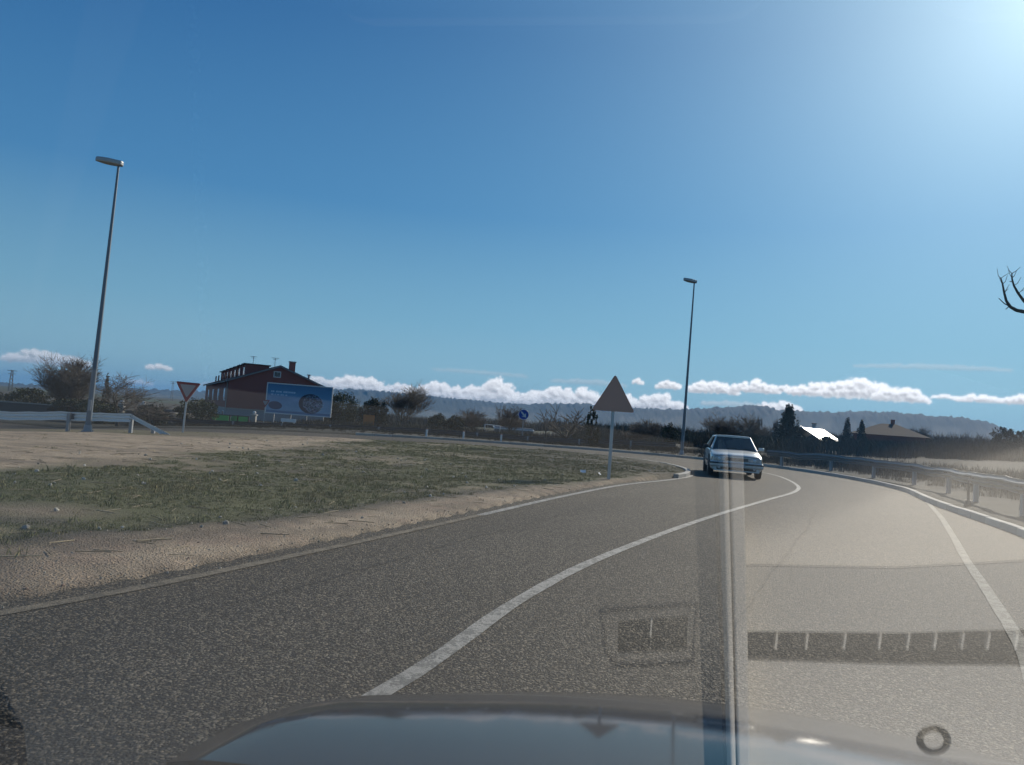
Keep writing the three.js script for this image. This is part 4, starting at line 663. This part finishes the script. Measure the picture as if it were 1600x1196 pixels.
// ---------------------------------------------------------------- the oncoming car
{
  const paintC = phys(0.62, 0.62, 0.585, { roughness: 0.38, metalness: 0.15, clearcoat: 0.8, clearcoatRoughness: 0.12 });
  const trim = mat(0.03, 0.032, 0.035, 0.6), lens = phys(0.42, 0.46, 0.50, { roughness: 0.15, metalness: 0.5, clearcoat: 1 }), glassC = phys(0.02, 0.026, 0.03, { roughness: 0.06, specularIntensity: 1 });
  const o = thing('oncoming_car', 'silver white older saloon car coming round the bend', 'car', 7.95, 0.0, -27.3, 0);
  o.rotation.y = -0.20;
  const st = [[2.20, 0.76, 0.66], [2.17, 0.80, 0.70], [2.05, 0.825, 0.745], [1.7, 0.84, 0.795], [1.3, 0.845, 0.84], [0.95, 0.85, 0.885], [0.2, 0.85, 0.90], [-0.8, 0.85, 0.915], [-1.5, 0.84, 0.93], [-2.0, 0.82, 0.92], [-2.16, 0.79, 0.86], [-2.2, 0.75, 0.80]];
  const half = (w, t) => [[w * 0.88, 0.22], [w * 0.96, 0.27], [w, 0.42], [w * 1.0, 0.56], [w * 0.985, 0.66], [w * 0.955, t - 0.035], [w * 0.90, t - 0.002], [w * 0.6, t + 0.018], [w * 0.3, t + 0.028]];
  const pos = [], idx = [], n = 18;
  for (const [z, w, t] of st) { const h = half(w, t); for (const [x, y] of h) pos.push(x, y, z); for (const [x, y] of h.slice().reverse()) pos.push(-x, y, z); }
  for (let i = 0; i + 1 < st.length; i++) for (let k = 0; k < n; k++) { const a = i * n + k, b = i * n + (k + 1) % n; idx.push(a, b, a + n, b, b + n, a + n); }
  const e = (st.length - 1) * n; for (let k = 1; k + 1 < n; k++) { idx.push(0, k + 1, k); idx.push(e, e + k, e + k + 1); }
  let bg = toCreasedNormals(meshFrom(pos, idx).toNonIndexed(), 0.6);
  { const p = bg.attributes.position, nn = bg.attributes.normal; let s = 0; for (let i = 0; i < p.count; i++) s += p.getX(i) * nn.getX(i); if (s < 0) { for (let i = 0; i < p.count; i += 3) { const a = [p.getX(i), p.getY(i), p.getZ(i)]; p.setXYZ(i, p.getX(i + 1), p.getY(i + 1), p.getZ(i + 1)); p.setXYZ(i + 1, ...a); } bg = toCreasedNormals(bg, 0.6); } }
  part('body', [bg], paintC, o);
  // cabin: windows between base line and roof
  const B = [[0.745, 0.885, 1.0], [0.76, 0.90, -1.62]], R = [[0.57, 1.335, 0.28], [0.57, 1.335, -1.02]];
  const quad = (a, b, c, d) => { const g = meshFrom([...a, ...b, ...c, ...a, ...c, ...d], [0, 1, 2, 3, 4, 5]); return g; };
  const m = (p) => [-p[0], p[1], p[2]];
  part('windscreen', [quad(m(B[0]), B[0], R[0], m(R[0]))], glassC, o);
  part('rear_window', [quad(B[1], m(B[1]), m(R[1]), R[1])], glassC, o);
  part('side_window', [quad(B[0], B[1], R[1], R[0])], glassC, o); part('side_window', [quad(m(B[1]), m(B[0]), m(R[0]), m(R[1]))], glassC, o);
  const rs = new THREE.Shape(); rs.moveTo(-0.60, 0); rs.lineTo(0.60, 0); rs.quadraticCurveTo(0.6, 0.03, 0.5, 0.045); rs.quadraticCurveTo(0, 0.068, -0.5, 0.045); rs.quadraticCurveTo(-0.6, 0.03, -0.60, 0);
  part('roof', [new THREE.ExtrudeGeometry(rs, { depth: 1.22, bevelEnabled: true, bevelSize: 0.015, bevelThickness: 0.07, bevelSegments: 3, curveSegments: 8 }).translate(0, 1.318, -0.98)], paintC, o);
  for (const s of [1, -1]) {
    const q = (p) => V(p[0] * s, p[1], p[2]);
    part('pillar', [bar(q(B[0]), q(R[0]), 0.034, 0.03, 6)], paintC, o); part('pillar', [bar(q(B[1]), q(R[1]), 0.06, 0.05, 6)], paintC, o);
    part('pillar', [bar(q([0.758, 0.9, -0.3]), q([0.575, 1.34, -0.35]), 0.03, 0.03, 6)], trim, o);
    const hl = part('headlight', [rbox(0.36, 0.135, 0.06, s * 0.55, 0.595, 2.185, 0.02)], lens, o);
    part('bulb', [new THREE.SphereGeometry(0.05, 10, 8).scale(1, 1, 0.4).translate(s * 0.56, 0.595, 2.215)], M.white, hl);
    part('indicator', [rbox(0.07, 0.13, 0.12, s * 0.765, 0.595, 2.125, 0.02)], mat(0.45, 0.2, 0.06, 0.3), o);
    const mi = part('mirror', [rbox(0.19, 0.125, 0.09, s * 0.925, 0.965, 0.68, 0.035, 3), bar(V(s * 0.74, 0.91, 0.70), V(s * 0.88, 0.94, 0.68), 0.025)], s > 0 ? paintC : trim, o);
    part('mirror_glass', [box(0.15, 0.09, 0.008, s * 0.925, 0.965, 0.632)], glassC, mi);
    part('fog_light', [new THREE.CylinderGeometry(0.05, 0.05, 0.03, 12).rotateX(Math.PI / 2).translate(s * 0.56, 0.33, 2.235)], lens, o);
    part('side_strip', [rbox(0.03, 0.07, 3.9, s * 0.853, 0.5, 0, 0.012, 1)], trim, o);
    for (const z of [1.36, -1.34]) {
      part('wheel_arch', [new THREE.CylinderGeometry(0.37, 0.37, 0.03, 24).rotateZ(Math.PI / 2).translate(s * 0.842, 0.35, z)], M.black, o);
      const wh = new THREE.Group(); wh.name = numbered('wheel'); wh.position.set(s * 0.775, 0.31, z); o.add(wh);
      part('tyre', [new THREE.LatheGeometry([[0.2, -0.095], [0.285, -0.095], [0.308, -0.07], [0.312, 0], [0.308, 0.07], [0.285, 0.095], [0.2, 0.095]].map(([a, b]) => new THREE.Vector2(a, b)), 28).rotateZ(Math.PI / 2)], M.black, wh);
      part('rim', [new THREE.CylinderGeometry(0.2, 0.2, 0.14, 20).rotateZ(Math.PI / 2), ...[0, 1, 2, 3, 4].map((k) => box(0.03, 0.34, 0.04, s * 0.075, 0, 0, k * 0.628))], M.galv, wh);
    }
  }
  part('bonnet_edge', [rbox(1.5, 0.012, 0.02, 0, 0.705, 2.19, 0.005, 1)], trim, o);
  const gr = part('grille', [rbox(0.72, 0.11, 0.05, 0, 0.60, 2.19, 0.015)], trim, o);
  for (const y of [0.57, 0.6, 0.63]) part('grille_bar', [box(0.68, 0.008, 0.02, 0, y, 2.217)], M.galvDull, gr);
  part('badge', [new THREE.TorusGeometry(0.035, 0.006, 6, 16).translate(0, 0.60, 2.222)], M.galv, o);
  const bp = part('bumper', [rbox(1.70, 0.19, 0.22, 0, 0.425, 2.14, 0.06, 3)], paintC, o);
  part('bumper_strip', [rbox(1.72, 0.05, 0.03, 0, 0.462, 2.246, 0.012, 1)], trim, bp);
  part('number_plate', [rbox(0.52, 0.115, 0.015, 0, 0.405, 2.268, 0.005, 1)], mat(0.40, 0.42, 0.42, 0.5), o);
  part('air_intake', [rbox(1.25, 0.075, 0.05, 0, 0.29, 2.20, 0.02, 1)], M.black, o);
  part('lower_lip', [rbox(1.45, 0.035, 0.09, 0, 0.225, 2.19, 0.012, 1)], paintC, o);
  part('wiper', [bar(V(-0.5, 0.915, 0.985), V(0.08, 0.955, 0.90), 0.009)], M.black, o); part('wiper', [bar(V(0.05, 0.915, 0.985), V(0.58, 0.955, 0.89), 0.009)], M.black, o);
}

// ---------------------------------------------------------------- the car the photograph is taken from: bonnet, windscreen, dashboard
{
  const o = thing('own_car', 'dark blue car bonnet and windscreen at the bottom, seen from inside the car', 'car', 0.22, 0, 0, -9 * RAD);
  const blue = phys(0.005, 0.013, 0.028, { roughness: 0.07, metalness: 0, specularIntensity: 0.36 });
  const cabin = mat(0.03, 0.03, 0.031, 0.95), plasticDark = mat(0.135, 0.123, 0.104, 0.6), liner = mat(0.09, 0.088, 0.084, 0.95);
  const dashMat = mat(0.66, 0.615, 0.54, 0.5);
  // bonnet
  const prof = [[-0.80, 0.860], [-0.95, 0.846], [-1.15, 0.820], [-1.35, 0.786], [-1.5, 0.750], [-1.63, 0.700], [-1.74, 0.63], [-1.80, 0.54], [-1.82, 0.42]], NU = 40, pos = [], idx = [];
  prof.forEach(([z, y]) => { for (let i = 0; i <= NU; i++) { const u = i / NU * 2 - 1, a = Math.abs(u), crease = 0.012 * ss(0.08, 0.0, Math.abs(a - 0.66)), hw = 0.84 - 0.10 * ss(-0.9, -1.8, z); pos.push(u * hw, y - 0.028 * u * u - 0.34 * Math.pow(ss(0.80, 1.0, a), 2.2), z + 0.30 * u * u * ss(-0.9, -1.8, z)); } });
  for (let j = 0; j + 1 < prof.length; j++) for (let i = 0; i < NU; i++) { const a = j * (NU + 1) + i, b = a + NU + 1; idx.push(a, a + 1, b, a + 1, b + 1, b); }
  part('bonnet', [meshFrom(pos, idx)], blue, o);
    part('cowl_panel', [rbox(1.3, 0.03, 0.16, 0, 0.815, -0.73, 0.012, 1)], M.black, o);
  // windscreen, raked 38 degrees
  const rk = 38 * RAD, len = Math.hypot(0.56, 0.717), g = new THREE.BoxGeometry(1, len, 0.0006, 1, 1, 1), p = g.attributes.position;
  for (let i = 0; i < p.count; i++) p.setX(i, p.getX(i) * (p.getY(i) < 0 ? 1.84 : 1.5));
  g.computeVertexNormals(); g.rotateX(Math.PI / 2 - rk); g.translate(0, (0.86 + 1.42) / 2, (-0.659 + 0.058) / 2);
  part('windscreen', [g], phys(1, 1, 1, { transmission: 1, thickness: 0, roughness: 0.015, ior: 1.8 }), o);
  for (const s of [-1, 1]) {
    part('windscreen_pillar', [bar(V(s * 0.955, 0.85, -0.67), V(s * 0.785, 1.43, 0.07), 0.035, 0.03, 8)], cabin, o);
    part('door_panel', [rbox(0.05, 0.50, 2.1, s * 0.95, 0.52, 0.45, 0.02, 1)], cabin, o);
  }
  part('roof_panel', [rbox(1.60, 0.03, 1.9, 0, 1.465, 1.02, 0.012, 1)], blue, o); part('head_lining', [rbox(1.56, 0.03, 1.88, 0, 1.43, 1.02, 0.012, 1)], liner, o);
  part('cabin_floor', [box(1.8, 0.05, 2.4, 0, 0.27, 0.35)], cabin, o); part('bulkhead', [box(1.8, 0.62, 0.05, 0, 0.55, -0.62)], cabin, o);
  part('seat_back', [rbox(0.55, 0.75, 0.16, -0.36, 0.75, 0.72, 0.06, 2)], cabin, o); part('seat_back', [rbox(0.55, 0.75, 0.16, 0.36, 0.75, 0.72, 0.06, 2)], cabin, o);
  part('seat_cushion', [rbox(0.55, 0.16, 0.55, -0.36, 0.45, 0.42, 0.06, 2)], cabin, o); part('seat_cushion', [rbox(0.55, 0.16, 0.55, 0.36, 0.45, 0.42, 0.06, 2)], cabin, o);
  // dashboard: flat shapes in (x, -z), laid down at height DY
  const DY = 0.977, path = (pts, P) => { pts.forEach(([x, z], i) => i ? P.lineTo(x, -z) : P.moveTo(x, -z)); P.closePath(); return P; };
  const lay = (s, d, y = DY) => new THREE.ExtrudeGeometry(s, { depth: d, bevelEnabled: false, curveSegments: 8 }).rotateX(-Math.PI / 2).translate(0, y - d, 0);
  const right = path([[-0.126, -0.50], [0.86, -0.50], [0.86, -0.19], [0.4, -0.240], [0.012, -0.2872], [-0.056, -0.2990], [-0.150, -0.3075]], new THREE.Shape());
  right.holes.push(path([[-0.137, -0.3695], [-0.137, -0.350], [-0.05, -0.340], [0.018, -0.329], [0.34, -0.292], [0.34, -0.316], [0.022, -0.352], [-0.05, -0.361]], new THREE.Path()));
  const ringHole = new THREE.Path(); ringHole.absarc(-0.021, 0.408, 0.0102, 0, Math.PI * 2, true); right.holes.push(ringHole);
  const d = part('dashboard', [lay(right, 0.004)], dashMat, o);
  part('dash_underside', [rbox(1.2, 0.05, 0.26, 0.30, DY - 0.12, -0.35, 0.02, 1)], mat(0.006, 0.006, 0.006, 0.95), d);
  { // climbs from the seam towards the seats, shaped to catch sun and reflect brighter
    const seam = [[-0.150, -0.3071], [-0.12, -0.3044], [-0.085, -0.3013], [-0.056, -0.2986], [-0.022, -0.2927], [0.012, -0.2868], [0.4, -0.2392], [0.86, -0.1892]], pos = [], idx = [], N = 6, K = 12;
    const crest = [[-0.153, -0.297, 0.002, 0.05], [-0.124, -0.284, 0.007, 0.055], [-0.090, -0.264, 0.016, 0.055], [-0.060, -0.240, 0.028, 0.045], [-0.034, -0.222, 0.039, 0.028], [0.002, -0.207, 0.046, 0.012], [0.35, -0.153, 0.05, 0.007], [0.86, -0.087, 0.05, 0.007]];
    seam.forEach((a, i) => {
      const c = crest[i]; for (let k = 0; k <= N; k++) { const t = k / N; pos.push(lerp(a[0], c[0], t), DY - 0.0004 + c[2] * t, lerp(a[1], c[1], t)); }
      const a0 = Math.atan2(c[2], c[1] - a[1]), da = (a0 + 80 * RAD) / K; let y = DY + c[2], z = c[1];
      for (let k = 0; k < K; k++) { const al = a0 - (k + 0.5) * da; y += Math.sin(al) * c[3] * da; z += Math.cos(al) * c[3] * da; pos.push(c[0], y, z); }
    });
    const ROW = N + 1 + K; for (let i = 0; i + 1 < seam.length; i++) for (let k = 0; k + 1 < ROW; k++) { const p = i * ROW + k, q = p + ROW; idx.push(p, q, p + 1, q, q + 1, p + 1); }
    part('sun_catching_lip', [meshFrom(pos, idx)], mat(0.58, 0.53, 0.46, 0.5), d);
  }
  const button = new THREE.Shape(); button.absarc(-0.021, 0.408, 0.0058, 0, Math.PI * 2, false); part('sensor_button', [lay(button, 0.02)], dashMat, d);
  [-0.119, -0.101, -0.079, -0.059, -0.043, -0.028, -0.013, 0.001, 0.016, 0.032, 0.05, 0.07, 0.09, 0.11, 0.13].forEach((x) => part('vent_slat', [box(0.0013, 0.004, 0.0105, x, DY - 0.003, -0.3348 + 0.137 * (x - 0.018) * 0.95 - 0.0025)], dashMat, d));
  for (const [k, w] of [[-0.0048, 0.0035], [0.0018, 0.0075]]) part('dash_rib', [rbox(0.275, 0.026, w, 0, 0, 0, 0.0015, 2).rotateY(Math.PI / 2 - 0.11).translate(-0.1435 + k, DY + 0.010, -0.365)], dashMat, d);
  const left = path([[-0.137, -0.50], [-0.168, -0.233], [-0.245, -0.225], [-0.245, -0.50]], new THREE.Shape());
  left.holes.push(path([[-0.217, -0.353], [-0.216, -0.375], [-0.173, -0.368], [-0.174, -0.344]], new THREE.Path()));
  const dl = part('instrument_shelf', [lay(left, 0.02)], plasticDark, o);
  part('shelf_well', [box(0.1, 0.02, 0.08, -0.195, DY - 0.09, -0.36)], mat(0.006, 0.006, 0.006, 0.95), dl);
  { // the shelf curves down to the left, shaped to turn from sun and fade
    const pos = [], idx = [], NA = 24, NV = 10, rad = 1.25;
    for (let i = 0; i <= NA; i++) { const t = i / NA * 35 * RAD, x = -0.245 - rad * Math.sin(t), y = DY - rad * (1 - Math.cos(t)), zf = Math.max(-0.70, -0.16 - (1.25 - y) / 0.7813 + 0.012); for (let k = 0; k <= NV; k++) pos.push(x, y, lerp(zf, -0.225, k / NV)); }
    for (let i = 0; i < NA; i++) for (let k = 0; k < NV; k++) { const a = i * (NV + 1) + k, b = a + NV + 1; idx.push(a, a + 1, b, a + 1, b + 1, b); }
    part('fading_shelf_end', [meshFrom(pos, idx)], plasticDark, dl);
  }
  part('speaker_frame', [sweep([[-0.228, -0.348], [-0.224, -0.375], [-0.216, -0.385], [-0.168, -0.376], [-0.169, -0.336], [-0.228, -0.348]].map(([x, z]) => V(x, DY + 0.0005, z)), [[-0.0008, 0], [0.0008, 0], [0.0008, 0.0008], [-0.0008, 0.0008]])], M.black, dl);
  part('speaker_bar', [box(0.001, 0.004, 0.012, -0.196, DY - 0.002, -0.355)], dashMat, dl);
}

// ---------------------------------------------------------------- draw
const renderer = new THREE.WebGLRenderer({ antialias: true });
renderer.setSize(1024, 765);
renderer.toneMapping = THREE.LinearToneMapping;
renderer.toneMappingExposure = EXPOSURE;
renderer.shadowMap.enabled = true;
renderer.render(scene, camera);
